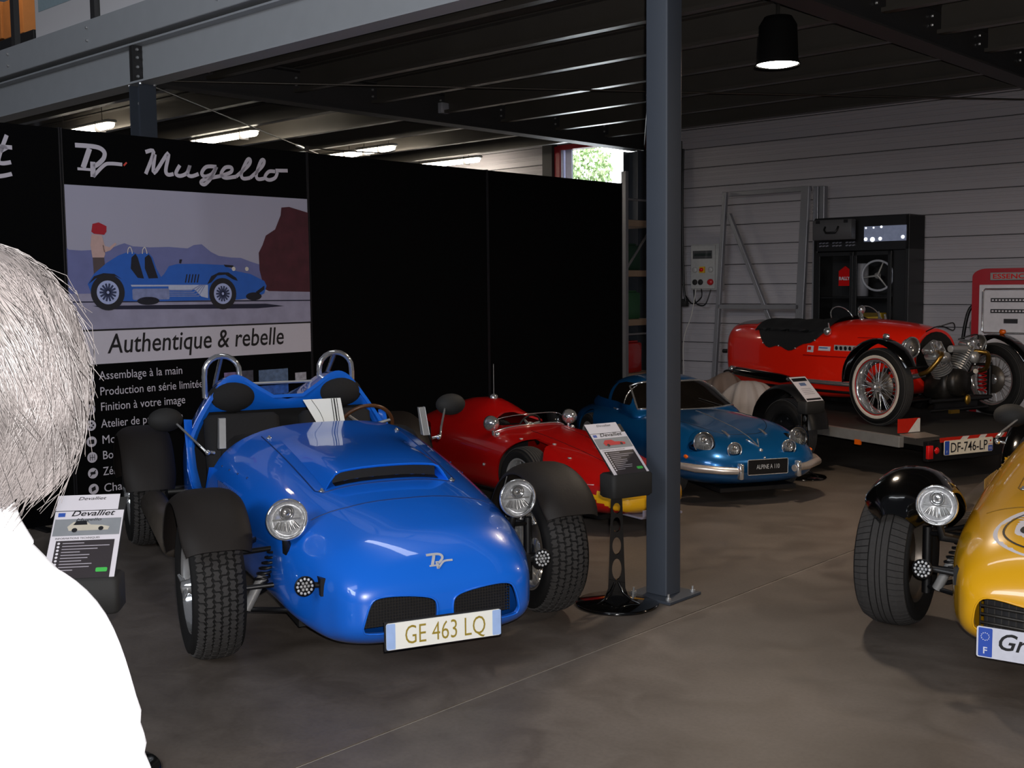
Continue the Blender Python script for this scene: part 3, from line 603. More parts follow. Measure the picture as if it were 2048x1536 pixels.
pr('printed_dark_parts', mat('photo_dark', '#10121e', 0.65), p2, [[(-0.615, 1.774), (-0.584, 1.801), (-0.568, 1.775), (-0.527, 1.63), (-0.574, 1.635), (-0.624, 1.699)], [(-0.515, 1.775), (-0.484, 1.797), (-0.467, 1.776), (-0.419, 1.633), (-0.491, 1.63), (-0.518, 1.7)], [(0.388, 1.528), (0.467, 1.575), (0.466, 1.545), (0.408, 1.51)], [(0.116, 1.731), (0.196, 1.726), (0.209, 1.709), (0.129, 1.714)], [(-0.027, 1.589), (0.008, 1.646), (0.074, 1.674), (0.154, 1.674), (0.22, 1.634), (0.233, 1.611), (0.192, 1.622), (0.127, 1.657), (0.06, 1.651), (0.006, 1.6)], [(-0.933, 1.594), (-0.892, 1.646), (-0.824, 1.667), (-0.746, 1.662), (-0.69, 1.625), (-0.735, 1.646), (-0.825, 1.651), (-0.882, 1.63)], [(-0.25 + 0.0 * i, 1.74) for i in range(1)] + [(-0.245, 1.765), (-0.225, 1.765), (-0.235, 1.735)], disc(0.37, 1.495, 0.07, ry=0.03), disc(-0.5, 1.475, 0.085, ry=0.028)] + [[(-0.21 + i * .024, 1.60), (-0.20 + i * .024, 1.60), (-0.185 + i * .024, 1.66), (-0.195 + i * .024, 1.66)] for i in range(5)], 0.0033)
for cx, cy, rr in ((-0.797, 1.537, 0.122), (0.101, 1.518, 0.115)):
    pr('printed_tyre', mat('photo_tyre', '#17181f', 0.65), p2, [disc(cx, cy, rr, 32)], 0.0038)
    pr('printed_wheel', mat('photo_wheel', '#8f99bd', 0.65), p2, [disc(cx, cy, rr * .66, 32)], 0.0042)
    a = MB()
    for k in range(14): q = 2 * pi * k / 14; stroke(a, [(cx + .01 * cos(q), cy + .01 * sin(q)), (cx + rr * .5 * cos(q), cy + rr * .5 * sin(q))], 0.014, (0, 0, 0), EX, EY, 0.0046, False)
    O('printed_spoke_gaps', a, mat('photo_spokes', '#28304d', 0.65), p2)
a = MB()
for x in (-0.63, -0.52):
    a = MB(); stroke(a, [(x - .012, 1.80), (x - .008, 1.83), (x + .008, 1.845), (x + .02, 1.82), (x + .022, 1.80)], 0.006, (0, 0, 0), EX, EY, 0.0038); O('printed_hoop', a, mat('photo_cream', '#b5b0a8', 0.65), p2)
for x in (0.2, 0.315): a = MB(); polyon(a, disc(x, 1.70, 0.016, 12), (0, 0, 0), EX, EY, 0.0038); O('printed_lamp', a, mat('photo_cream', '#b5b0a8', 0.65), p2)
pr('printed_black_line', M_ink, p2, [[(-1.074, 1.278), (0.894, 1.278), (0.894, 1.290), (-1.074, 1.290)]], 0.0018)
pr('printed_grey_band', M_grey, p2, [[(-1.074, 1.055), (0.894, 1.055), (0.894, 1.279), (-1.074, 1.279)]], 0.001, 'grey slogan band')
a = MB(); text_into(a, 'Authentique & rebelle', 0.19, (-0.80, 1.125, 0) if 0 else Vector((0, -0.815, 1.125)), EX, EY, shear=0.14, bold=0.0015, width=1.45, off=0.002); O('printed_slogan', a, M_ink, p2)
a = MB()
for pts in ([(-0.479, 2.5), (-0.417, 2.505), (-0.483, 2.35)], [(-0.408, 2.49), (-0.419, 2.36), (-0.305, 2.506), (-0.328, 2.387), (-0.311, 2.356), (-0.268, 2.364)],
            [(-0.216, 2.428), (-0.249, 2.371), (-0.219, 2.353), (-0.162, 2.377), (-0.135, 2.433), (-0.156, 2.372), (-0.125, 2.357), (-0.067, 2.377)],
            [(0.083, 2.438), (-0.001, 2.432), (-0.041, 2.385), (-0.017, 2.362), (0.042, 2.384), (0.083, 2.438), (0.035, 2.356), (-0.019, 2.306), (-0.05, 2.317), (-0.017, 2.342), (0.101, 2.371)],
            [(0.101, 2.371), (0.201, 2.406), (0.209, 2.441), (0.156, 2.437), (0.121, 2.39), (0.153, 2.363), (0.247, 2.378)],
            [(0.247, 2.378), (0.359, 2.468), (0.374, 2.51), (0.347, 2.504), (0.295, 2.407), (0.308, 2.368), (0.37, 2.377)],
            [(0.37, 2.377), (0.477, 2.465), (0.499, 2.511), (0.471, 2.509), (0.426, 2.409), (0.439, 2.372), (0.495, 2.38)],
            [(0.596, 2.438), (0.539, 2.434), (0.502, 2.391), (0.537, 2.371), (0.594, 2.391), (0.617, 2.434)], [(0.60, 2.446), (0.66, 2.449), (0.712, 2.452)]):
    stroke(a, pts, 0.027, (0, 0, 0), EX, EY, 0.002)
O('printed_heading', a, M_grey, p2, 'grey script heading')
DVS = [([(-0.985, 2.505), (-0.84, 2.505), (-0.785, 2.48), (-0.785, 2.44), (-0.82, 2.40), (-0.862, 2.372)], .030), ([(-0.885, 2.49), (-0.935, 2.362)], .036), ([(-0.975, 2.352), (-0.885, 2.352)], .018), ([(-0.866, 2.405), (-0.868, 2.305)], .036), ([(-0.868, 2.308), (-0.79, 2.385), (-0.745, 2.402), (-0.655, 2.402)], .024)]
def dv(mb, o, ex, ey, k, off):
    for pts, w in DVS: stroke(mb, [((x + .82) * k, (z - 2.41) * k) for x, z in pts], w * k, o, ex, ey, off, len(pts) > 3)
a = MB(); dv(a, Vector((0, -0.82, 2.41)), EX, EY, 1.0, 0.002); O('printed_monogram', a, M_grey, p2, 'grey monogram of two letters')
a = MB(); stroke(a, [(-0.645, 2.395), (-0.622, 2.418)], 0.012, (0, 0, 0), EX, EY, 0.002); O('printed_red_tick', a, M_redlens, p2)
for txt, z, w in (('Assemblage à la main', 0.950, 0.63), ('Production en série limitée', 0.842, 0.79), ('Finition à votre image', 0.737, 0.64), ('Atelier de production', 0.622, 0.62), ('Moteur', 0.512, 0.235), ('Boite', 0.406, 0.15), ('Zéro', 0.296, 0.135), ('Chassis', 0.181, 0.245), ('Pneus', 0.068, 0.165)):
    a = MB(); text_into(a, txt, 0.082, Vector((0, -0.885, z)), EX, EY, off=0.002, width=w); O('printed_text_line', a, M_grey, p2)
for i, z in enumerate((0.965, 0.858, 0.752, 0.645, 0.535, 0.428, 0.320, 0.212, 0.10)):
    pr('printed_icon', M_grey, p2, [disc(-0.957, z, 0.036, 24)], 0.002)
a = MB()
for z, kind in ((0.645, 0), (0.535, 1), (0.428, 2), (0.320, 3), (0.212, 4), (0.965, 0), (0.858, 4), (0.752, 1), (0.10, 0)):
    c = (-0.957, z)
    if kind == 2:
        for x in (-.016, 0, .016): stroke(a, [(c[0] + x, z - .02), (c[0] + x, z + .02)], .004, (0, 0, 0), EX, EY, .0026, False)
        stroke(a, [(c[0] - .018, z), (c[0] + .018, z)], .004, (0, 0, 0), EX, EY, .0026, False)
    elif kind == 3:
        stroke(a, [(c[0] - .022, z - .02), (c[0] + .022, z + .02)], .006, (0, 0, 0), EX, EY, .0026, False); polyon(a, rrect(c[0] - .018, z - .008, c[0] + .018, z + .01, .004), (0, 0, 0), EX, EY, .0025)
    elif kind == 4: polyon(a, [(c[0] - .012, z - .018), (c[0] + .016, z - .006), (c[0] + .012, z + .02), (c[0] - .016, z + .008)], (0, 0, 0), EX, EY, .0026)
    elif kind == 1: polyon(a, rrect(c[0] - .018, z - .016, c[0] + .018, z + .014, .006), (0, 0, 0), EX, EY, .0026)
    else:
        for q in range(5): polyon(a, disc(c[0] + .016 * cos(q * 2 * pi / 5), z + .016 * sin(q * 2 * pi / 5), .007, 8), (0, 0, 0), EX, EY, .0026)
O('printed_icon_symbols', a, M_ink, p2, kind='stuff')
for y0, z0, y1, z1, m in ((0.235, 0.73, 0.345, 0.94, '#3c3c48'), (0.394, 0.835, 0.664, 0.935, '#4a5c78'), (0.394, 0.715, 0.664, 0.815, '#28509c'), (0.731, 0.835, 0.838, 0.895, '#8c8c96'), (0.09, 0.84, 0.205, 0.935, '#6a5a80')):
    pr('printed_thumbnail', mat('photo_thumb' + m, m, 0.65, var=0.7, scale=26), p2, [[(y0, z0), (y1, z0), (y1, z1), (y0, z1)]], 0.002)
panel(0.90, 2.92, 'blank black display panel just right of the poster panel')
panel(2.925, 4.95, 'blank black display panel furthest right, beside the shelving rack')
a = MB(); a.tube([(-3.99, 0.88, 2.65), (-3.99, 1.1, 2.64), (-4.05, 1.75, 2.67), (-4.1, 1.9, 2.71)], 0.006, 6); a.box((-4.0, 0.9, 2.635), (0.03, 0.02, 0.04)); tag(O('panel_clamp_rod', a, M_rod, loc=W(0, 0), rot=(0, 0, RZ)), 'thin zinc clamp rod on top of the panel joint', 'rod')

# ================================================================== INFORMATION STANDS
def stand(loc, face, lb, zbox=0.555, style=0, k=1.0, cardlb='', tilt=48):
    FO = 0.075 * k
    # face: yaw of the card front, 0 = facing the camera
    t_ = thing('information_stand', lb, 'stand', loc, radians(face), 'black information stands')
    a = MB(); a.lathe([(0, 0.0), (0.20 * k, 0.0), (0.205 * k, 0.006), (0.195 * k, 0.014), (0.06 * k, 0.02), (0, 0.02)], n=48); O('base', a, M_gloss, t_)
    # pierced, tapering upright: two leaves with oval holes
    zt = zbox - 0.05
    up = [(-0.065 * k, 0.02), (0.065 * k, 0.02), (0.042 * k, 0.08), (0.037 * k, 0.2), (0.026 * k, zt), (-0.026 * k, zt), (-0.037 * k, 0.2), (-0.042 * k, 0.08)]
    b = MB(); b.prism(up, (0, 0.006, 0), (1, 0, 0), (0, 0, 1), 0.012)
    cuts = []
    for zc, rz in ((0.175, 0.052), (0.29, 0.042), (0.395, 0.036), (0.475, 0.026)):
        if zc > zt: continue
        c = MB(); c.prism(disc(0, zc, 0.024 * k * (1.1 - zc * .7), 20, ry=rz), (0, 0.05, 0), (1, 0, 0), (0, 0, 1), 0.1); cuts.append(c)
    O('upright', carve(b, cuts, name='upright'), M_gloss, t_, rot=(0, 0, radians(-face * .9)))
    for q in (0, 120, 240):
        a = MB(); R = Matrix.Rotation(radians(q + 60), 3, 'Z')
        pts = [R @ Vector(p) for p in ((0.01, 0, 0.11), (0.035, 0, 0.06), (0.08, 0, 0.03), (0.12, 0, 0.018))]; a.tube(pts, [0.006, 0.007, 0.006, 0.004], 6); O('root_rib', a, M_gloss, t_)
    a = MB(); a.rbox((0, -FO, zbox + 0.005), (0.24 * k, 0.12 * k, 0.115 * k), 0.02 * k); O('leaflet_box', a, M_blackm, t_, label='black leaflet box')
    # sloping plate with card
    T = radians(tilt); ex = Vector((1, 0, 0)); ey = Vector((0, sin(T), cos(T))); o = Vector((0, -0.045 - FO, zbox + 0.06 * k))
    w, h = 0.215 * k, 0.31 * k
    a = MB(); a.prism([(-w / 2, 0), (w / 2, 0), (w / 2, h), (-w / 2, h)], o, ex, ey, -0.006); pl = O('card_plate', a, M_blackm, t_)
    def f(name, m, polys, off, par=None): 
        if name in ('card_text_lines', 'card_bullets', 'card_lines'):
            a = MB()
            for p in polys: polyon(a, p, o, ex, ey, off)
            return O(name, a, m, par or t_, kind='stuff')
        for p in polys:
            a = MB(); polyon(a, p, o, ex, ey, off); r = O(name, a, m, par or t_)
        return r
    if style == 2:
        cd = f('card', M_white, [[(-w * .48, 0.0), (w * .48, 0.0), (w * .48, h * .98), (-w * .48, h * .98)]], 0.001)
        f('card_header', M_ink, [[(-w * .42, h * .80), (w * .42, h * .80), (w * .42, h * .93), (-w * .42, h * .93)]], 0.002, cd); f('card_picture', mat('photo_thumb_dull', '#4a5a78', 0.65, var=0.6, scale=40), [[(-w * .18, h * .62), (w * .18, h * .62), (w * .18, h * .74), (-w * .18, h * .74)]], 0.002, cd)
        f('card_lines', M_ink, [[(-w * .3, h * (.5 - .07 * i)), (w * .3, h * (.5 - .07 * i)), (w * .3, h * (.51 - .07 * i)), (-w * .3, h * (.51 - .07 * i))] for i in range(4)] + [[(-w * .42, h * .05), (w * .42, h * .05), (w * .42, h * .12), (-w * .42, h * .12)]], 0.002, cd)
        return t_
    cd = f('card', M_white, [[(-w * .49, 0.0), (w * .49, 0.0), (w * .49, h * .83), (-w * .49, h * .83)]], 0.0015)
    f('top_card', M_white, [[(-w * .49, h * .84), (w * .40, h * .84), (w * .40, h * 1.04), (-w * .49, h * 1.04)]], 0.001)
    f('card_dark_field', mat('card_dark', '#2c2629', 0.6), [[(-w * .40, 0.0), (w * .42, 0.0), (w * .42, h * .46), (-w * .40, h * .46)]], 0.0022, cd)
    f('card_picture', mat('card_picture_grey' , '#7f8286', 0.6, var=0.1), [[(-w * .47, h * .52), (w * .47, h * .52), (w * .47, h * .73), (-w * .47, h * .73)]], 0.0022, cd)
    f('card_green_tag', mat('card_green', '#3fae4a', 0.6), [rrect(w * .22, h * .07, w * .38, h * .12, .004)], 0.003, cd)
    cm = mat('card_car_red', '#b81a20', 0.6) if style == 0 else mat('card_car_cream', '#b9b1a2', 0.6)
    f('card_car', cm, [[(-w * .25, h * .58), (w * .3, h * .58), (w * .32, h * .62), (w * .22, h * .64), (w * .05, h * .65), (-w * .02, h * .69), (-w * .2, h * .69), (-w * .28, h * .63)]], 0.003, cd)
    f('card_car_wheels', M_ink, [disc(-w * .17, h * .585, h * .028, 12), disc(w * .2, h * .60, h * .026, 12)] + ([[(-w * .2, h * .65), (0, h * .65), (-w * .02, h * .70), (-w * .16, h * .70)]] if style == 1 else []), 0.0035, cd)
    f('card_flag', mat('card_blue', '#2a4da0', 0.6), [[(-w * .44, h * .76), (-w * .34, h * .76), (-w * .34, h * .81), (-w * .44, h * .81)]], 0.0025, cd)
    a = MB(); text_into(a, 'INFORMATIONS TECHNIQUES', 0.010, o + ex * (-w * .42) + ey * (h * .477), ex, ey, width=w * .62, off=0.0025); O('card_subtitle', a, M_ink, cd)
    a = MB(); text_into(a, 'Devalliet', 0.03, o + ex * (-w * .26) + ey * (h * .765), ex, ey, shear=0.3, bold=0.0004, width=w * .62, off=0.0025); O('card_heading', a, M_ink, cd); a = MB()
    text_into(a, 'Mugello' if style else 'Devalliet', 0.015, o + ex * (-w * .18) + ey * (h * .70), ex, ey, shear=0.3, width=w * .36, off=0.003) if style else None
    text_into(a, 'Devalliet', 0.018, o + ex * (-w * .2) + ey * (h * .97), ex, ey, shear=0.3, width=w * .4, off=0.0025)
    O('card_lettering', a, M_ink, cd)
    f('card_text_lines', mat('card_text_grey', '#98929a', 0.6), [[(-w * .3, h * (.42 - .036 * i)), (w * (-.3 + L), h * (.42 - .036 * i)), (w * (-.3 + L), h * (.431 - .036 * i)), (-w * .3, h * (.431 - .036 * i))] for i, L in enumerate((.3, .66, .5, .26, .4, .38, .3, .45, .42, .2))], 0.0028, cd)
    f('card_bullets', M_white, [disc(-w * .355, h * (.425 - .042 * i), h * .014, 10) for i in range(9)], 0.003, cd)
    return t_
stand((0.50, 5.40, 0), 32, 'black stand with red racing car card, left of the central column', 0.60, 0)
stand((-1.345, 3.50, 0), 8, 'black stand with cream car card behind the white-shirted person', 0.615, 1)
stand((2.33, 8.95, 0), 32, 'black stand with plain white card in front of the red three-wheeler', 0.57, 2, 0.88)
# ================================================================== VEHICLE HELPERS
YA = (0, 1, 0)
def crown(R, Wd, y): return R - 0.03 * (abs(y) / (Wd / 2)) ** 3.2 * (R / 0.31)
def build_wheel(parent, R, Wd, rr, style='wire', tread='zig', white=False, rimmat=None, k=1.0):
    # outer side is +y ; root object is the tyre
    prof = [(rr, -Wd * .40), (rr + .012, -Wd * .47), ((rr + R) / 2, -Wd * .53), (R - .035 * k, -Wd * .505), (crown(R, Wd, Wd / 2) - .004, -Wd * .47)]
    n = 8
    cr_ = [(crown(R, Wd, Wd * (i / n - .5) * .9) - .007 * k, Wd * (i / n - .5) * .9) for i in range(n + 1)]
    prof = prof + cr_ + [(r, -y) for r, y in prof[::-1]]
    a = MB(); a.lathe([(r, y) for r, y in prof], (0, 0, 0), YA, n=56)
    ty = O('wheel', a, M_rub, parent)
    if tread == 'zig':
        a = MB(); rows = 6; nb = 46; bw = Wd * .90 / rows
        for r in range(rows):
            for i in range(nb):
                u0 = (i + (.5 if r % 2 else 0)) / nb * 2 * pi; du = 2 * pi / nb; y0 = (r - rows / 2 + .5) * bw; g = .42
                sg = 1 if (r % 2) else -1
                hexa = [(-.46, -.22), (-.16, -.52), (.14, -.26), (.46, -.50), (.46, .22), (.16, .52), (-.14, .26), (-.46, .50)]
                top, bot = [], []
                for hu, hy in hexa:
                    ang = u0 + hu * du * .92 + sg * 0; yy = y0 + sg * hy * bw * .90
                    rt = crown(R, Wd, yy)
                    top.append((rt * cos(ang), yy, rt * sin(ang))); bot.append(((rt - .012 * k) * cos(ang), yy, (rt - .012 * k) * sin(ang)))
                if sg > 0: pass
                a.add(top + bot, [(0, 1, 2, 3, 4, 5, 6, 7)] + [(j, (j + 1) % 8, 8 + (j + 1) % 8, 8 + j) for j in range(8)])
        O('tread', a, M_tread, ty, kind='stuff')
    elif tread == 'rib':
        a = MB()
        for y0, y1 in ((-.17, -.055), (-.035, .035), (.055, .17)):
            a.lathe([(crown(R, Wd, y * Wd) - d, y * Wd) for y, d in ((y0, .012 * k), (y0, 0), ((y0 + y1) / 2, 0), (y1, 0), (y1, .012 * k))], (0, 0, 0), YA, n=72, smooth=False)
        O('tread_rib', a, M_tread, ty)
        a = MB(); nb = 64
        for sd in (-1, 1):
            for i in range(nb):
                for ya, yb in ((.195, .33), (.33, .47)):
                    top = []; bot = []
                    for uu, yy in ((-.44, ya), (.44, ya), (.44, yb), (-.44, yb)):
                        ang = (i + uu + yy * 1.2) * 2 * pi / nb; y = sd * yy * Wd; rt = crown(R, Wd, y)
                        top.append((rt * cos(ang), y, rt * sin(ang))); bot.append(((rt - .012) * cos(ang), y, (rt - .012) * sin(ang)))
                    a.add(top + bot, [(0, 1, 2, 3)] + [(j, (j + 1) % 4, 4 + (j + 1) % 4, 4 + j) for j in range(4)])
        O('tread', a, M_tread, ty, kind='stuff')
    else:
        a = MB()
        for i in range(-3, 4):
            y = i * Wd * .12; a.lathe([(crown(R, Wd, y) - .008 * k, y - Wd * .05), (crown(R, Wd, y) - .001, y - Wd * .045), (crown(R, Wd, y) - .001, y + Wd * .045), (crown(R, Wd, y) - .008 * k, y + Wd * .05)], (0, 0, 0), YA, n=56, smooth=False)
        O('tread_rib', a, M_tread, ty)
    if white:
        y = Wd * .535; a = MB(); a.lathe([(R - .088, y - .006), (R - .085, y), (R - .05, y - .004), (R - .047, y - .012)], (0, 0, 0), YA, n=56); O('whitewall', a, mat('whitewall', '#c9beb0', 0.7), ty)
        a = MB(); a.lathe([(rr, y - .03), (rr + .004, y - .012), (R - .092, y - .004), (R - .088, y - .01)], (0, 0, 0), YA, n=56); O('red_band', a, M_dred, ty, label='dark red band inside the whitewall')
    rm = rimmat or M_chrome; h = Wd * .42
    a = MB(); a.lathe([(rr + .004, h + .004), (rr - .006, h + .006), (rr - .012, h - .01), (rr - .022, h - .03), (rr - .03, 0), (rr - .022, -h + .02), (rr - .008, -h), (rr + .004, -h)], (0, 0, 0), YA, n=48); O('rim', a, rm, ty)
    if style == 'wire':
        a = MB(); ns = 36
        for i in range(ns):
            q = 2 * pi * i / ns; dq = .30 * (1 if i % 2 else -1); inner = i % 3
            y0 = (h * .75, h * .1, h * .45)[inner]; y1 = (h * .2, -h * .1, h * .55)[inner]
            a.tube([(.038 * k * cos(q + dq), y0, .038 * k * sin(q + dq)), ((rr - .024) * cos(q), y1, (rr - .024) * sin(q))], .0026 * k, 4, cap=False)
        O('spokes', a, rm, ty, kind='stuff')
        a = MB(); a.lathe([(0, -h * .5), (.045 * k, -h * .5), (.04 * k, h * .3), (.045 * k, h * .8), (.03 * k, h), (.026 * k, h + .03 * k), (0, h + .034 * k)], (0, 0, 0), YA, n=20)
        for q in (0.4, 0.4 + pi): a.tube([(0, h + .012 * k, 0), (.05 * k * cos(q), h + .02 * k, .05 * k * sin(q)), (.085 * k * cos(q), h + .03 * k, .085 * k * sin(q))], [.012 * k, .011 * k, .006 * k], 6)
        O('hub_spinner', a, M_chrome, ty)
    elif style == 'disc':
        a = MB(); a.lathe([(rr - .01, h * .6), (rr * .7, h * .3), (rr * .45, h * .55), (.03, h * .6), (0, h * .65)], (0, 0, 0), YA, n=32); O('wheel_disc', a, rm, ty)
        a = MB()
        for i in range(8):
            q = 2 * pi * i / 8; a.lathe([(0, .004), (rr * .08, .002), (rr * .09, -.004)], (rr * .68 * cos(q), h * .35, rr * .68 * sin(q)), YA, n=10)
        O('vent_holes', a, M_ink, ty)
    else:   # spoked alloy
        a = MB()
        for i in range(10):
            q = 2 * pi * i / 10; c, s_ = cos(q), sin(q)
            a.tube([(.03 * c, h * .6, .03 * s_), (rr * .5 * c, h * .5, rr * .5 * s_), ((rr - .02) * c, h * .75, (rr - .02) * s_)], [.02, .012, .014], 6)
        a.lathe([(0, h * .75), (.04, h * .72), (.05, h * .4), (.05, -h * .5), (0, -h * .5)], (0, 0, 0), YA, n=20); O('wheel_spokes', a, rm, ty)
    a = MB(); bd = rr * (.55 if style == 'wire' else .72); a.lathe([(0, -h * .3), (bd, -h * .3), (bd, -h * .42), (0, -h * .42)], (0, 0, 0), YA, n=32); O('brake_disc', a, M_dalu, ty)
    return ty
def place(o, loc, rz=0.0): o.location = loc; o.rotation_euler = (0, 0, rz); return o
def clone(o, parent, loc, rz=0.0):
    c = copy_tree(o, parent); place(c, loc, rz); return c
def wing(R, Wd, a0, a1, drop, m, parent, loc, name='front_fender', n=22, rz=0.0, tipr=0.0, pw=4.0):
    a = MB(); w2 = Wd / 2; us = [-1, -.96, -.88, -.72, -.5, -.25, 0, .25, .5, .72, .88, .96, 1]
    outer, inner = [], []
    for i in range(n + 1):
        t = i / n; q = radians(a0 + (a1 - a0) * t); e = min(t, 1 - t) * n; sh = 1 - (0.10 * (1 - min(1, e / 2.5)) ** 2 if tipr == 0 else tipr * (1 - min(1, e / 5)) ** 2)
        ro, ri = [], []
        for u in us:
            r = R - drop * abs(u) ** pw; ro.append(Vector((r * cos(q), u * w2 * sh, r * sin(q)))); ri.append(Vector(((r - .006) * cos(q), u * w2 * sh * .985, (r - .006) * sin(q))))
        outer.append(ro + ri[::-1])
    a.loft(outer, cap=True)
    o = O(name, a, m, parent, sharp=60); place(o, loc, rz); return o
def bodyloft(st, k=7, N=60, humpf=None):
    rows = smooth_pts(st, k); mb = MB(); rings = []
    for x, w, z0, z1, zc, nt, nb in rows:
        r = []
        for j in range(N):
            q = 2 * pi * (j + .5) / N; c, s = cos(q), sin(q); e = nt if s > 0 else nb
            y = w * (1 if c >= 0 else -1) * abs(c) ** (2 / e); z = zc + (z1 - zc) * s ** (2 / e) if s > 0 else zc - (zc - z0) * (-s) ** (2 / e)
            if humpf and s > 0: z += humpf(x, y) * s
            r.append(Vector((x, y, z)))
        rings.append(r)
    mb.loft(rings, cap=True); return mb
class Surf:
    def __init__(s, me):
        s.b = BVHTree.FromPolygons([v.co.copy() for v in me.vertices], [tuple(p.vertices) for p in me.polygons])
    def z(s, x, y, d=0.0):
        h = s.b.ray_cast(Vector((x, y, 5)), Vector((0, 0, -1)))[0]; return (h.z if h else 0) + d
    def pt(s, x, y, d=0.002):
        h, n, i, l = s.b.ray_cast(Vector((x, y, 5)), Vector((0, 0, -1))); return h + (n if n.z > 0 else -n) * d
    def px(s, y, z, d=0.002):   # from the front
        h, n, i, l = s.b.ray_cast(Vector((9, y, z)), Vector((-1, 0, 0))); return h + (n if n.x > 0 else -n) * d
    def side(s, x, z, sg, d=0.002):
        h, n, i, l = s.b.ray_cast(Vector((x, sg * 9, z)), Vector((0, -sg, 0))); return h + (n if n.y * sg > 0 else -n) * d
def patch(fn, poly_rows):
    # rows of parameter pairs -> surface patch
    a = MB(); a.loft([[fn(*p) for p in r] for r in poly_rows], closed=False); return a
M_led = mat('lamp_reflector', '#d6dae2', 0.15, 0.45, var=0.5, scale=90)
def headlamp(parent, c, r, ax, name='headlight', led=True, bezel=None, depth=1.0):
    c = Vector(c); ax = Vector(ax).normalized(); b = bezel or M_chrome
    a = MB(); a.lathe([(0, -r * 1.0 * depth), (r * .45, -r * .95 * depth), (r * .8, -r * .6 * depth), (r * .96, -r * .2), (r, -.004), (r * 1.04, 0), (r * 1.03, r * .12), (r * .96, r * .16), (r * .92, r * .10), (r * .90, r * .02)], c, ax, n=40)
    h = O(name, a, b, parent)
    a = MB(); a.lathe([(r * .90, r * .02), (r * .80, -r * .18), (r * .5, -r * .38), (0, -r * .42)], c, ax, n=32); O('reflector', a, M_led, h)
    u = ax.cross(Vector((0, 0, 1))).normalized(); w = u.cross(ax)
    if led:
        a = MB(); p = c + w * r * .34; a.lathe([(r * .36, -r * .05), (r * .38, r * .04), (r * .30, r * .06), (r * .26, -r * .02), (r * .14, -r * .02), (0, r * .05)], p, ax, n=24); O('projector', a, M_chrome, h)
        a = MB()
        for i in range(7):
            x = (i - 3) * r * .2; a.tube([c + u * x * .6 - w * r * .12 - ax * r * .1, c + u * x - w * r * (.62 - abs(i - 3) * .06) - ax * r * .02], [r * .05, r * .09], 4)
        a.tube([c - u * r * .7 + w * 0 - ax * r * .05, c + u * r * .7 - ax * r * .05], r * .04, 6); O('lamp_facets', a, M_alu, h)
    else:
        a = MB(); a.ell(c + ax * -r * .1, (r * .2, r * .2, r * .2), n=12, m=8); O('bulb_shield', a, M_chrome, h)
    a = MB(); a.lathe([(r * .91, r * .06), (r * .7, r * .16), (r * .4, r * .23), (0, r * .26)], c, ax, n=32); O('lens', a, M_lens, h)
    return h
def indicator(parent, c, r, ax):
    c = Vector(c); ax = Vector(ax).normalized()
    a = MB(); a.lathe([(0, -r * .9), (r * .6, -r * .8), (r, -r * .1), (r * 1.02, 0), (r * .92, r * .06)], c, ax, n=24); h = O('indicator', a, M_black, parent)
    u = ax.cross(Vector((0, 0, 1))).normalized(); w = u.cross(ax); a = MB()
    for ring, nn in ((0, 1), (.36, 6), (.72, 12)):
        for i in range(nn):
            q = 2 * pi * i / nn; a.ell(c + (u * cos(q) + w * sin(q)) * r * ring + ax * r * .02, (r * .16,) * 3, n=8, m=5)
    O('lamp_facets', a, M_led, h); a = MB(); a.lathe([(r * .92, r * .04), (r * .5, r * .16), (0, r * .2)], c, ax, n=20); O('lens', a, M_lens, h); return h

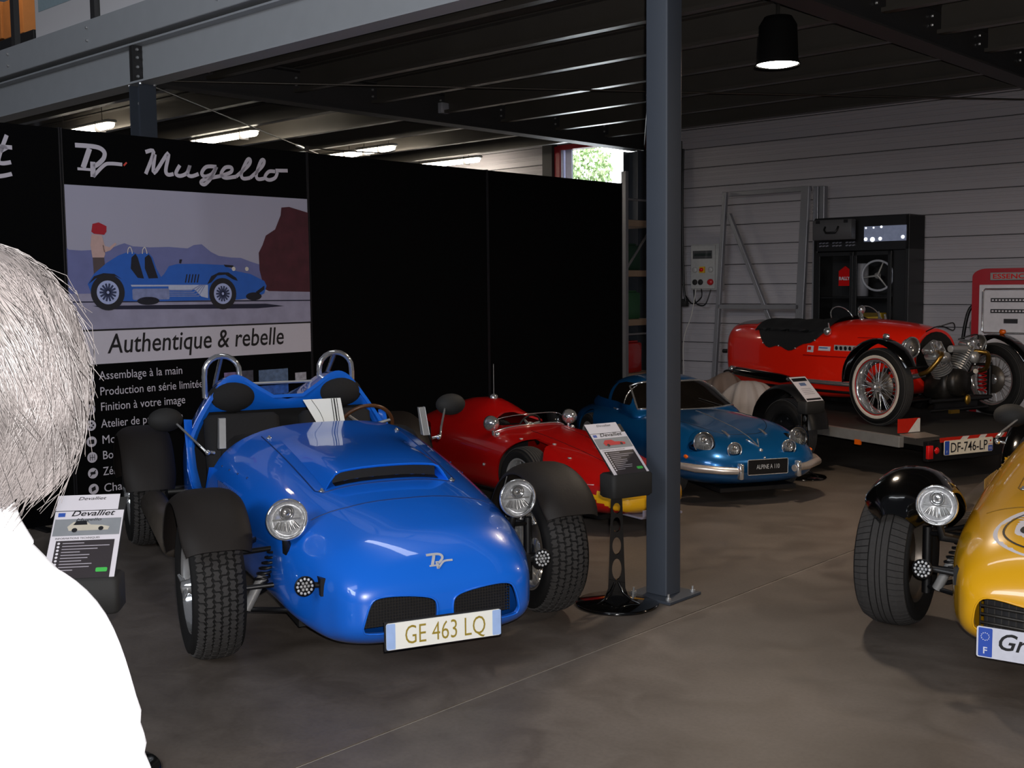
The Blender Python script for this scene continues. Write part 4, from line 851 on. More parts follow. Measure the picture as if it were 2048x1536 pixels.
# ================================================================== ROADSTER (blue and yellow cars)
def roadster(x, y, yaw, lb, paint, wings, tread, yellow=False):
    T_ = thing('roadster', lb, 'car', (x, y, 0), heading(yaw))
    st = [(-2.96, .04, .42, .47, .44, 2.2, 2.2), (-2.94, .26, .32, .57, .44, 2.3, 2.5), (-2.82, .42, .24, .70, .43, 2.4, 3), (-2.5, .545, .19, .83, .44, 2.6, 4), (-1.9, .615, .16, .885, .46, 3.0, 4.5), (-1.4, .615, .15, .87, .46, 3.0, 4.5), (-1.0, .60, .15, .845, .45, 2.8, 4.5), (-.5, .585, .15, .79, .43, 2.6, 4), (0, .55, .15, .712, .40, 2.5, 4), (.3, .515, .145, .655, .37, 2.5, 4.5), (.5, .465, .14, .60, .35, 2.7, 4.8), (.60, .43, .15, .560, .34, 2.8, 4.6), (.68, .395, .175, .50, .33, 3.0, 4.2), (.73, .345, .21, .435, .325, 3.2, 3.4), (.75, .25, .255, .385, .32, 3, 3), (.755, .04, .30, .335, .316, 2.2, 2.2)]
    def hump(x, y):
        g = max(0, min(1, (-1.5 - x) / .35)) * max(0, min(1, (x + 2.9) / .75)); return .20 * g * exp(-((abs(y) - .34) / .195) ** 2) * (3 * g - 2 * g * g) / 1.0
    mb = bodyloft(st, humpf=hump); surf = Surf(mb.weld())
    cp = MB(); cp.prism([(-1.03, 2), (-1.03, .80), (-1.07, .66), (-1.18, .50), (-1.4, .44), (-1.62, .45), (-1.78, .53), (-1.86, .68), (-1.90, .86), (-1.93, 1.05), (-1.98, 2)], (0, 1.2, 0), (1, 0, 0), (0, 0, 1), 2.4)
    cuts = [cp]
    if yellow: ops = [smooth_pts([(-.32, .235), (-.335, .29), (-.315, .355), (-.26, .372), (-.13, .355), (0, .348), (.13, .355), (.26, .372), (.315, .355), (.335, .29), (.32, .235), (.17, .218), (0, .213), (-.17, .218)], 3, True)]
    else:
        g = [(.036, .252), (.032, .315), (.046, .346), (.09, .362), (.18, .374), (.262, .374), (.298, .350), (.322, .275), (.322, .248), (.30, .232), (.18, .228), (.06, .230)]
        ops = [smooth_pts(g, 3, True), smooth_pts([(-a_, b_) for a_, b_ in g[::-1]], 3, True)]
    for op in ops:
        c = MB(); c.prism(op, (.40, 0, 0), (0, 1, 0), (0, 0, 1), .8); cuts.append(c)
    body = O('body_shell', carve(mb, cuts, solid=.02, name='body_shell'), paint, T_)
    # grille mesh and dark nose interior
    a = MB()
    if yellow:
        for i in range(5): a.tube([(.60, -.34, .235 + i * .033), (.65, 0, .235 + i * .033), (.60, .34, .235 + i * .033)], .006, 6)
        for i in range(27): a.box((.60, -.34 + i * .026, .30), (.004, .004, .17))
    else:
        for i in range(56): a.box((.62, -.33 + i * .012, .30), (.003, .003, .155))
        for i in range(13): a.box((.621, 0, .228 + i * .012), (.003, .66, .003))
    O('grille_mesh', a, mat('dark_grille_metal', '#4a4744', 0.4, 0.6), T_, kind='stuff')
    a = MB(); a.box((.38, 0, .30), (.40, .66, .18)); O('duct', a, M_ink, T_)
    a = MB()
    for op in ops: a.tube([surf.px(p, q, .001) for p, q in op], .004, 6, closed=True)
    O('grille_surround', a, paint, T_)
    # bonnet bulge with intake
    def rise(u, v):      # u 0 rear .. 1 front, v -1..1
        e = 1 - max(0, (abs(v) - .78) / .22) ** 1.5; r_ = u * u * (3 - 2 * u); return .066 * r_ * e
    xs0, xs1, hw = -.78, .045, .30
    nu, nv = 16, 24; rows = []
    for i in range(nu + 1):
        u = i / nu; r = []
        for j in range(nv + 1):
            v = -1 + 2 * j / nv; w_ = hw * (1 - .05 * u); p = surf.pt(xs0 + (xs1 - xs0) * u, v * w_, .0015); p.z += rise(u, v); r.append(p)
        rows.append(r)
    a = MB(); a.loft(rows, closed=False)
    under = [[p - Vector((0.0, 0, .010 * min(1, i / 3))) for p in r] for i, r in enumerate(rows)]
    a.loft([rows[-1], under[-1], under[-4]], closed=False)
    O('bonnet_scoop', a, paint, T_)
    a = MB(); fr = rows[-2]; lo = [surf.pt(p.x, p.y, .0) for p in fr]; a.loft([[p - Vector((0, 0, .006)) for p in fr[2:-2]], lo[2:-2]], closed=False)
    lo2 = [surf.pt(xs1 - .004, p.y, .0018) for p in fr]; a.loft([lo[2:-2], lo2[2:-2]], closed=False); O('scoop_opening', a, M_ink, T_)
    def line(pts, r, m, name, d=.0008):
        q = []
        for i in range(len(pts) - 1):
            for k in range(8): t = k / 8; q.append((pts[i][0] * (1 - t) + pts[i + 1][0] * t, pts[i][1] * (1 - t) + pts[i + 1][1] * t))
        q.append(pts[-1]); a = MB(); a.tube([surf.pt(*p, d) for p in q], r, 5); return O(name, a, m, T_)
    dk = mat('panel_gap_blue', '#08306c', 0.5) if not yellow else mat('panel_gap_yellow', '#7d5a08', 0.5)
    line([(-.93, -.36), (.02, -.325), (.07, -.30), (.075, 0), (.07, .30), (.02, .325), (-.93, .36)], .003, dk, 'bonnet_gap')
    line([(.25, -.40), (.28, -.25), (.285, 0), (.28, .25), (.25, .40)], .0028, dk, 'nose_gap')
    for yy in (-.30, .30):
        for xx in (.045, -.86):
            p = surf.pt(xx, yy * (1 if xx > 0 else 1.12), 0); a = MB(); a.lathe([(.014, 0), (.014, .003), (.006, .005), (.006, .012), (0, .013)], p, (0.1, 0, 1), n=14); O('bonnet_pin', a, M_chrome, T_)
    a = MB()
    for sg in (-1, 1):
        for i in range(11): p = surf.side(-.86 + i * .032, .53, sg, .001); a.box(p, (.008, .006, .15), (0, 0, 0))
        for i in range(4): a.ell(surf.side(-.95 + i * .14, .66, sg, .001), (.006,) * 3, n=8, m=5)
    O('side_louvres', a, dk, T_, kind='stuff')
    a = MB(); R_ = random.Random(5)
    # monogram badge on the nose / roundel
    if not yellow:
        p = surf.px(0, .478, .002); n_ = (surf.px(0, .478, .01) - surf.px(0, .478, 0)).normalized(); ex = Vector((0, 1, 0)); ey = n_.cross(ex).normalized()
        a = MB(); dv(a, p, ex, ey, .31, .004); dv(a, p, ex, ey, .31, .001); O('badge', a, mat('badge_silver', '#d0d0d4', .3, .3), T_, label='small chrome letter badge')
    else:
        def rnd_(r0, r1, m, nm, d, cy=.0, cz=.0, n=40, r0y=None):
            rows = [[surf.pt(.47 + rr_ * .9 * cos(2 * pi * i / n) + cz, -.12 + cy + rr_ * sin(2 * pi * i / n), d) for i in range(n)] for rr_ in (r0, (r0 + r1) / 2, r1)]
            a = MB(); a.loft(rows, closed=True); O(nm, a, m, T_)
        rnd_(.002, .205, M_white, 'white_roundel', .0015); rnd_(.163, .171, M_ink, 'roundel_ring', .0025)
        for cy_, cz_ in ((-.06, .02), (.06, .02)): rnd_(.002, .045, M_ink, 'roundel_numeral', .0025, cy_, cz_)
        line([(.1, -.20), (-.55, -.30)], .004, dk, 'bonnet_crease'); line([(.1, -.15), (-.5, -.24)], .003, dk, 'bonnet_crease')
    # number plate
    if not yellow:
        pt = thing_plate = MB(); pc = Vector((.785, -.016, .230)); hw_, hh = .236, .052
        a = MB(); a.box(pc - Vector((.006, 0, 0)), (.008, hw_ * 2 + .012, hh * 2 + .012)); O('plate_backing', a, M_ink, T_, bevel=.003)
        a = MB(); a.prism(rrect(-hw_, -hh, hw_, hh, .01), pc - Vector((0.001, 0, 0)), (0, 1, 0), (0, 0, 1), .004); pl = O('number_plate', a, M_plate, T_)
        for sx in (-1, 1): a = MB(); polyon(a, rrect(sx * .218 - .018, -hh + .002, sx * .218 + .018, hh - .002, .004), pc, (0, 1, 0), (0, 0, 1), .0035); O('plate_blue_band', a, mat('pale_plate_blue', '#a9c4f5', 0.4), pl)
        a = MB(); text_into(a, 'GE 463 LQ', .105, pc + Vector((0, -.165, -.036)), (0, 1, 0), (0, 0, 1), bold=-.0006, width=.33, off=.004); O('plate_lettering', a, mat('ochre_plate_letters', '#a08a30', 0.5), pl)
        a = MB()
        for yy in (-.12, .1): a.box((.745, yy, .23), (.07, .02, .04))
        O('plate_bracket', a, M_black, T_)
    else:
        pc = Vector((.81, .0, .222)); hw_, hh = .305, .058
        a = MB(); a.prism(rrect(-hw_, -hh, hw_, hh, .008), pc - Vector((0.001, 0, 0)), (0, 1, 0), (0, 0, 1), .004); pl = O('number_plate', a, mat('plain_white_plate', '#cfd0dc', 0.5), T_)
        a = MB(); polyon(a, rrect(-hw_ + .006, -hh + .004, -hw_ + .055, hh - .004, .004), pc, (0, 1, 0), (0, 0, 1), .0035); O('plate_blue_band', a, mat('plate_blue', '#2c4fae', 0.4), pl)
        a = MB()
        for i in range(12): q = 2 * pi * i / 12; polyon(a, disc(-hw_ + .03 + .014 * cos(q), .022 + .014 * sin(q), .0022, 5), pc, (0, 1, 0), (0, 0, 1), .0045)
        text_into(a, 'F', .035, pc + Vector((0, -hw_ + .022, -.042)), (0, 1, 0), (0, 0, 1), bold=.0006, off=.0045); O('plate_symbols', a, mat('plate_pale_yellow', '#d6d8e6', 0.5), pl)
        a = MB(); text_into(a, 'Gran', .088, pc + Vector((0, -hw_ + .066, -.018)), (0, 1, 0), (0, 0, 1), shear=.3, bold=.0012, off=.004); O('plate_lettering', a, M_ink, pl)
        a = MB()
        for yy in (-.12, .12): a.box((.755, yy, .235), (.10, .02, .04))
        O('plate_bracket', a, M_black, T_)
    # blue face of the rear fairing around the headrests and down the sides
    def ringtop(y):
        x = -1.925; n_ = 3.0; zz = .46 + .425 * (1 - min(1, abs(y) / .615) ** n_) ** (1 / n_); return zz + hump(x, y) * ((1 - min(1, abs(y) / .615) ** n_) ** (1 / n_))
    a = MB(); ys = [-.60 + 1.2 * i / 60 for i in range(61)]
    top = [Vector((-1.925, y, ringtop(y) - .004)) for y in ys]; bot = [Vector((-1.915, y * .93, min(.835, ringtop(y) - .03))) for y in ys]
    a.loft([top, bot, [p + Vector((-.02, 0, 0)) for p in bot]], closed=False)
    O('fairing_face', a, paint, T_)
    for sg in (-1, 1):
        a = MB(); o1 = [(-1.925, .612), (-1.90, .614), (-1.85, .615), (-1.77, .615), (-1.62, .615), (-1.40, .614), (-1.20, .612), (-1.08, .606)]; zz = [.80, .74, .66, .54, .458, .448, .50, .64]
        p0 = [Vector((x, sg * y * .995, z)) for (x, y), z in zip(o1, zz)]; p1 = [p + Vector((-.0, -sg * .045, -.004)) for p in p0]
        a.loft([p0, p1, [p - Vector((0, 0, .03)) for p in p1]], closed=False); O('cockpit_sill', a, paint, T_)
    # cockpit
    a = MB(); a.box((-1.5, 0, .20), (1.1, 1.1, .03)); O('cockpit_floor', a, M_fab, T_)
    a = MB(); a.prism([(y_, z_) for y_, z_ in rrect(-.55, .2, .55, .83, .12)], (-2.06, 0, 0), (0, 1, 0), (0, 0, 1), .02); O('rear_bulkhead', a, M_fab, T_)
    a = MB(); a.prism(rrect(-.54, .42, .54, .80, .12), (-1.10, 0, 0), (0, 1, 0), (0, 0, 1), .02); O('dashboard', a, M_fab, T_)
    for yy in (-.28, .28):
        a = MB(); a.rbox((-1.55, yy, .30), (.46, .42, .14), .06); s_ = O('seat', a, M_fab, T_)
        a = MB(); a.rbox((-1.86, yy, .56), (.12, .44, .52), .05, (0, radians(-14), 0)); O('seat_back', a, M_fab, s_)
        a = MB(); a.ell((-1.95, yy + (.045 if yy > 0 else -.045), .915), (.075, .140, .095), n=24, m=16); O('headrest', a, M_fab, T_)
        a = MB(); c = Vector((-2.12, yy * 1.25, 0)); R0 = .105; hz = 1.045
        pts = [c + Vector((0, -R0, .90)), c + Vector((0, -R0, hz - .02))] + [c + Vector((0, -R0 * cos(q), hz + R0 * sin(q))) for q in [pi * i / 10 for i in range(1, 10)]] + [c + Vector((0, R0, hz - .02)), c + Vector((0, R0, .90))]
        a.tube(pts, .017, 10); h_ = O('roll_hoop', a, M_chrome, T_)
        a = MB(); a.tube([c + Vector((0, 0, hz + R0)), c + Vector((-.25, 0, .98)), c + Vector((-.42, 0, .80))], .015, 8); O('backstay', a, M_chrome, h_)
    a = MB(); a.tube([(-2.12, -.24, .975), (-2.12, .24, .975)], .009, 8); O('cross_bar', a, M_alu, T_)
    rim_w = mat('wooden_wheel_rim', '#5c3a22', 0.35)
    sw = MB(); sw.tube([(-1.06, .30, .62), (-1.30, .30, .76)], .018, 8); swc = O('steering_column', sw, M_black, T_)
    swheel(swc, (-1.31, .30, .765), .155, (-.85, 0, .5), rim_w, r=.011)
    my = .79 if not yellow else .61
    for sg in (-1, 1):
        a = MB(); b = surf.side(-1.0, .745, sg, .0) ; b = Vector((-1.0, sg * .565, .745)); tp = b + Vector((-.035, sg * -.01, .15))
        a.add([b + Vector((-.03, 0, 0)), b + Vector((.02, 0, 0)), tp + Vector((.012, 0, 0)), tp + Vector((-.015, 0, 0))] + [p + Vector((0, sg * -.036, 0)) for p in (b + Vector((-.03, 0, 0)), b + Vector((.02, 0, 0)), tp + Vector((.012, 0, 0)), tp + Vector((-.015, 0, 0)))], [(0, 1, 2, 3), (4, 5, 6, 7), (0, 1, 5, 4), (1, 2, 6, 5), (2, 3, 7, 6), (3, 0, 4, 7)])
        if not yellow: O('screen_post', a, M_alu, T_, bevel=.002)
        a = MB(); a.tube([b + Vector((.0, sg * .02, -.02)), Vector((-.99, sg * .63, .735)), Vector((-1.06, sg * (.66 if my > .7 else .62), .77)), Vector((-1.22, sg * (my - .045), .865 if not yellow else .83))], [.008, .007, .006, .006], 8); a.ell((-.99, sg * .62, .73), (.014,) * 3, n=10, m=6)
        mm = O('mirror_stalk', a, M_chrome, T_)
        a = MB(); a.ell((-1.25, sg * my, .878 if not yellow else .84), (.06, .088, .062), (0, radians(8), 0), n=28, m=16); O('mirror', a, M_blackm, mm, label='black bullet door mirror')
    a = MB(); a.loft([[Vector((-1.0, v * .55, .842 - .10 * abs(v) ** 3)) + Vector((-.04 * t, 0, .13 * t * (1 - .15 * abs(v)))) for t in (0, 1)] for v in [i / 12 - 1 for i in range(25)]], closed=False); O('windscreen', a, M_glass, T_)
    # lamps and suspension
    for sg in (-1, 1):
        hx, hy, hz = (.285, .512 if not yellow else .585, .618)
        headlamp(T_, (hx + .02, sg * hy, hz), .083, (1, -.03 * sg, .02))
        a = MB(); a.tube([(hx - .02, sg * hy, hz - .08), (hx - .03, sg * (hy - .01), hz - .14), (hx - .10, sg * .46, .45)], [.014, .022, .014], 8); O('lamp_stalk', a, M_black, T_)
        ix = .57; iy = .507 if not yellow else .57; indicator(T_, (ix, sg * iy, .405), .040, (1, 0, 0))
        a = MB(); a.tube([(ix - .03, sg * iy, .405), (ix - .03, sg * .44, .395)], .012, 8); a.box((ix - .02, sg * .438, .395), (.06, .02, .07)); O('indicator_bracket', a, M_black, T_)
        a = MB()
        for p, q in ((((.10, .50, .46)), (0.0, .70, .43)), ((-.16, .52, .46), (0.0, .70, .43)), ((.20, .46, .21), (0, .70, .19)), ((-.20, .5, .21), (0, .70, .19)), ((.13, .46, .31), (.10, .69, .30))):
            a.tube([(p[0], sg * p[1], p[2]), (q[0], sg * q[1], q[2])], .011, 8)
        a.tube([(0, sg * .70, .16), (0, sg * .70, .46)], .022, 8); O('wishbones', a, M_black, T_)
        a = MB(); p0, p1 = Vector((.06, sg * .64, .20)), Vector((.10, sg * .50, .48)); d = p1 - p0
        a.tube([p0, p0 + d * .5], .022, 10); so = O('damper', a, M_alu, T_)
        a = MB(); hp = [p0 + d * (.4 + .5 * i / 60) + Vector((cos(i * .65), sin(i * .65), 0)) * .03 for i in range(61)]; a.tube(hp, .006, 5); O('coil_spring', a, M_black, so)
    wR, wW = .310, (.205 if not yellow else .225)
    w0 = build_wheel(T_, wR, wW, .195, 'wire' if not yellow else 'alloy', tread, rimmat=(M_chrome if not yellow else M_dalu))
    tk = .78 if not yellow else .83
    place(w0, (0, tk, wR)); clone(w0, T_, (0, -tk, wR), pi)
    if yellow: pass
    ry = .80 if not yellow else .66
    clone(w0, T_, (-2.35, ry, wR)); clone(w0, T_, (-2.35, -ry, wR), pi)
    for sg in (-1, 1):
        if not yellow: wing(.405, .285, 32, 168, .045, wings, T_, (0, sg * .785, wR), 'front_fender')
        else: wing(.415, .35, 38, 165, .10, wings, T_, (0, sg * .765, wR), 'front_fender', tipr=.55, pw=2.6)
        wing(.42, .30, 12, 172, .05, wings, T_, (-2.35, sg * ry, wR), 'rear_fender')
        a = MB(); a.tube([(0, sg * .68, .46), (.0, sg * .67, .60), (0, sg * .70, .70)], .010, 6); a.tube([(-.2, sg * .68, .40), (-.24, sg * .67, .52), (-.24, sg * .70, .62)], .010, 6); O('fender_stay', a, M_black, T_)
    # side exhaust
    a = MB(); a.tube([(-1.86, -.80, .34), (-1.84, -.80, .34), (-.92, -.80, .30), (-.90, -.80, .30)], [.04, .075, .075, .03], 20)
    ex_ = O('silencer', a, M_dalu, T_)
    a = MB()
    for i in range(4): a.tube(smooth_pts([(-.45 - .09 * i, -.56, .42), (-.50 - .07 * i, -.66, .40), (-.62 - .06 * i, -.76, .33 + .01 * i), (-.92, -.80, .28 + .015 * i)], 5), .016, 6)
    O('exhaust_pipes', a, M_dalu, ex_)
    a = MB(); a.box((-1.3, 0, .15), (3.0, .9, .03)); a.tube([(-2.35, -.75, .31), (-2.35, .75, .31)], .035, 10); O('underframe', a, M_black, T_)
    # tail lamps
    for sg in (-1, 1): a = MB(); a.lathe([(0, .03), (.03, .025), (.036, 0), (0, -.01)], (-2.86, sg * .30, .52), (-1, 0, 0), n=16); O('tail_lamp', a, M_redlens, T_)
    return T_, surf
blue, bsurf = roadster(-.573, 5.002, 23.8, 'bright blue open two-seat roadster with black cycle fenders, nearest the poster', M_blue, M_fend, 'zig')
f_ = Vector((sin(radians(23.8)), -cos(radians(23.8)), 0)); l_ = Vector((cos(radians(23.8)), sin(radians(23.8)), 0)); o_ = Vector((-.573, 5.002, 0))
def BW(x, y, z): return o_ + f_ * x + l_ * y + ZA * z
t_ = thing('reflection_sheet', 'white sheet with black lines standing in for a reflection in the windscreen of the blue roadster', 'sheet', BW(-1.075, 0.005, .815), heading(23.8))
a = MB(); a.prism([(-.03, 0), (.115, 0), (.10, .15), (-.105, .15)], (0, 0, 0), (0, 1, 0), (-.25, 0, .97), .002); O('sheet', a, M_plate, t_)  # bright windscreen reflection, painted as a flat white sheet
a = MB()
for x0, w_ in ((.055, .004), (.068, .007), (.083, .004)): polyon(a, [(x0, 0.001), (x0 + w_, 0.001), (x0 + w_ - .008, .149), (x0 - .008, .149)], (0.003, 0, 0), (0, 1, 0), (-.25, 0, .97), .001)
stroke(a, [(-.06, .148), (-.02, .08), (.0, .02)], .0025, (0.003, 0, 0), (0, 1, 0), (-.25, 0, .97), .001); O('reflection_lines', a, M_ink, t_)
yellow, ysurf = roadster(2.43, 4.585, -35, 'bright yellow roadster with glossy black fender cut off by the right edge', M_yel, M_gloss, 'rib', True)
# ================================================================== SMALL RED RACING CAR
T_ = thing('racing_car', 'small dark red open racing car with yellow nose behind the blue roadster', 'car', (.42, 7.72, 0), heading(34))
st = [(-2.12, .03, .26, .30, .28, 2.2, 2.2), (-2.08, .16, .20, .38, .29, 2.3, 2.4), (-1.9, .30, .13, .48, .30, 2.4, 3), (-1.6, .39, .10, .55, .31, 2.5, 3.5), (-1.1, .42, .09, .585, .32, 2.6, 4), (-.6, .415, .09, .575, .32, 2.5, 4), (-.2, .41, .09, .53, .30, 2.5, 4), (.15, .405, .09, .475, .28, 2.5, 4), (.45, .385, .09, .415, .26, 2.5, 3.6), (.68, .34, .10, .355, .235, 2.5, 3), (.82, .25, .125, .31, .22, 2.5, 3), (.90, .13, .16, .265, .215, 2.4, 2.6), (.915, .02, .20, .225, .212, 2.2, 2.2)]
def rhump(x, y):
    g = max(0, min(1, (-.70 - x) / .22)) * max(0, min(1, (x + 2.0) / .8)); sh = .0
    fe = .05 * exp(-((x + .05) / .32) ** 2) * exp(-((abs(y) - .36) / .12) ** 2)
    return .125 * g * exp(-(y / .19) ** 2) + fe
mb = bodyloft(st, humpf=rhump, N=64); rs = Surf(mb.weld())
cuts = []
for xx in (-.07, -1.47):
    for sg in (-1, 1):
        c = MB(); c.lathe([(0, 0), (.275, 0), (.275, .35), (0, .35)], (xx, sg * .22 if sg > 0 else -.57, .235), YA, n=36); cuts.append(c)
c = MB(); c.ell((-.62, 0, .62), (.17, .24, .16), n=28, m=14); cuts.append(c)
me = carve(mb, cuts, solid=.014, name='body_shell')
body = O('body_shell', me, M_dred, T_); me.materials.append(M_yel)
for p in me.polygons:
    c = p.center
    if c.x > .63 + 1.9 * abs(c.z - .235): p.material_index = 1
a = MB(); a.prism(rrect(-.30, .12, .30, .50, .1), (-1.0, 0, 0), (0, 1, 0), (0, 0, 1), .02); a.box((-.5, 0, .11), (1.0, .6, .02)); O('cockpit_lining', a, M_fab, T_)
swh = MB(); swh.tube([(-.42, 0, .42), (-.52, 0, .52)], .012, 6); sc = O('steering_column', swh, M_black, T_); swheel(sc, (-.53, 0, .54), .09, (-.9, 0, .4), M_blackm, r=.007)
w0 = build_wheel(T_, .235, .15, .155, 'wire', 'rib2', rimmat=M_alu, k=.75); place(w0, (-.07, .345, .235)); clone(w0, T_, (-.07, -.345, .235), pi); clone(w0, T_, (-1.47, .345, .235)); clone(w0, T_, (-1.47, -.345, .235), pi)
a = MB(); sc_pts = [(v * .31, 0) for v in [i / 14 - 1 for i in range(29)]]
base = [rs.pt(-.42 - .10 * (abs(y) / .31) ** 2, y, .002) for y, _ in sc_pts]
a.loft([[p, p + Vector((-.035, 0, .075))] for p in base], closed=False); O('windscreen', a, M_glass, T_)
a = MB(); a.tube([p + Vector((0, 0, .004)) for p in base], .006, 6); O('screen_strip', a, M_chrome, T_); a = MB(); a.tube([p + Vector((-.035, 0, .076)) for p in base], .0035, 6); O('screen_edge', a, M_chrome, T_)
for sg in (-1, 1):
    a = MB(); p = rs.pt(-.50, sg * .33, 0); a.lathe([(0, .06), (.022, .055), (.045, .03), (.055, 0), (.058, -.02), (0, -.02)], p + Vector((0, sg * .015, .085)), (1, 0, .1), n=20); a.tube([p, p + Vector((0, sg * .01, .08))], .012, 6); a.ell(p + Vector((.05, 0, .01)), (.02, .02, .02), n=10, m=6); O('chrome_mirror', a, M_chrome, T_)
    a = MB(); pts = [rs.side(.44 + .05 * cos(q), .25 + .075 * sin(q), sg, .004) for q in [pi * (.45 + .95 * i / 12) for i in range(13)]]; a.tube(pts, .005, 6); O('duct_edge', a, M_chrome, T_)
    a = MB(); a.poly([rs.side(x, z, sg, .003) for x, z in ((.55, .30), (.64, .30), (.60, .36))]); O('white_triangle', a, M_white, T_)
    a = MB(); a.ell(rs.side(-.5, .30, sg, .002), (.012,) * 3, n=8, m=5)
    for x, y in ((.05, .2), (.3, .26), (-.2, .3)): q = rs.pt(x, sg * y, .0); a.lathe([(.014, 0), (.014, .004), (0, .006)], q, (.1, 0, 1), n=10)
    O('fasteners', a, M_alu, T_, kind='stuff')
a = MB(); q = rs.pt(-1.0, 0, 0); a.lathe([(.03, 0), (.03, .02), (.016, .03), (0, .035)], q, ZA, n=14); O('filler_cap', a, M_chrome, T_)
a = MB(); a.tube([q, q + Vector((0, 0, .26))], .0018, 5); O('aerial', a, M_alu, T_)
a = MB()
for sg in (-1, 1): a.tube([rs.pt(x, sg * .10 * (1 + (.6 - x) * .5), .0006) for x in [.6 - i * .1 for i in range(10)]], .0022, 5)
O('bonnet_gap', a, mat('panel_gap_red', '#3a0406', 0.5), T_)
a = MB(); a.box((.80, 0, .115), (.22, .34, .012)); a.box((.905, 0, .135), (.01, .30, .05)); O('nose_lip', a, mat('pale_lilac_plastic', '#8a8594', 0.5), T_, label='pale grey lip under the nose')
a = MB(); a.box((-.6, 0, .08), (2.4, .5, .03)); O('underfloor', a, M_black, T_)

# ================================================================== SMALL BLUE COUPE
T_ = thing('coupe', 'small metallic blue two-door coupe with four headlamps behind the column', 'car', (1.60, 8.43, 0), heading(17))
st = [(-2.18, .04, .34, .40, .37, 2.2, 2.2), (-2.15, .32, .20, .46, .34, 2.5, 3), (-2.0, .45, .15, .50, .34, 2.6, 3.5), (-1.6, .53, .11, .545, .34, 2.7, 4), (-1.1, .545, .11, .565, .34, 2.8, 4), (-.6, .545, .11, .56, .34, 2.7, 4), (-.2, .545, .11, .535, .33, 2.5, 4), (.15, .535, .11, .50, .315, 2.4, 4), (.36, .505, .12, .455, .30, 2.4, 3.5), (.50, .44, .14, .40, .285, 2.5, 3), (.575, .33, .175, .345, .27, 2.6, 3), (.60, .18, .22, .305, .265, 2.4, 2.6), (.605, .03, .25, .28, .265, 2.2, 2.2)]
def ahump(x, y):   # raised front wings
    g = exp(-((x - .12) / .42) ** 2); return .045 * g * exp(-((abs(y) - .37) / .12) ** 2) - .012 * g * exp(-(y / .2) ** 2)
mb = bodyloft(st, humpf=ahump, N=64); as_ = Surf(mb.weld()); cuts = []
for xx in (0, -1.55):
    for sg in (-1, 1):
        c = MB(); c.lathe([(0, 0), (.255, 0), (.255, .4), (0, .4)], (xx, .30 if sg > 0 else -.70, .225), YA, n=36); cuts.append(c)
for sg in (-1, 1):
    c = MB(); c.lathe([(0, 0), (.084, 0), (.084, .4), (0, .4)], (.31, sg * .375, .435), (1, 0, .25), n=32); cuts.append(c)
O('body_shell', carve(mb, cuts, solid=.012, name='body_shell'), M_mblue, T_)
cab = [(-.56, .30, .50, .545, .50, 2.4, 2), (-.62, .455, .48, .57, .50, 2.5, 2), (-.78, .46, .46, .675, .50, 2.6, 2), (-.94, .445, .46, .765, .50, 2.8, 2), (-1.1, .415, .46, .80, .50, 2.8, 2), (-1.35, .41, .46, .79, .50, 2.8, 2), (-1.6, .39, .46, .715, .50, 2.7, 2), (-1.85, .34, .46, .61, .50, 2.6, 2), (-2.02, .25, .46, .53, .50, 2.5, 2)]
mb = bodyloft(cab, N=56); cs_ = Surf(mb.weld()); O('cabin_shell', mb, M_mblue, T_, weld=True)
M_cab = mat('dark_cabin_glass', '#15120f', 0.06, coat=0.6, var=0.4, scale=7)
def sidepatch(sg, xs, lo, hi, d=.003): return [[cs_.side(x, l + (h - l) * k / 6, sg, d) for k in range(7)] for x, l, h in zip(xs, lo, hi)]
rows = []
for i in range(13):
    u = i / 12; r = []
    for j in range(25):
        v = -1 + j / 12; x = -.585 - .33 * u - .09 * abs(v) ** 2.5; w_ = .42 - .07 * u; r.append(cs_.pt(x, v * w_, .003))
    rows.append(r)
a = MB(); a.loft(rows, closed=False); O('windscreen', a, M_cab, T_)
a = MB(); a.tube([p for p in rows[0]] + [r[-1] for r in rows[1:]] + rows[-1][::-1][1:] + [r[0] for r in rows[::-1]][1:-1], .009, 6, closed=True); O('screen_trim', a, M_chrome, T_)
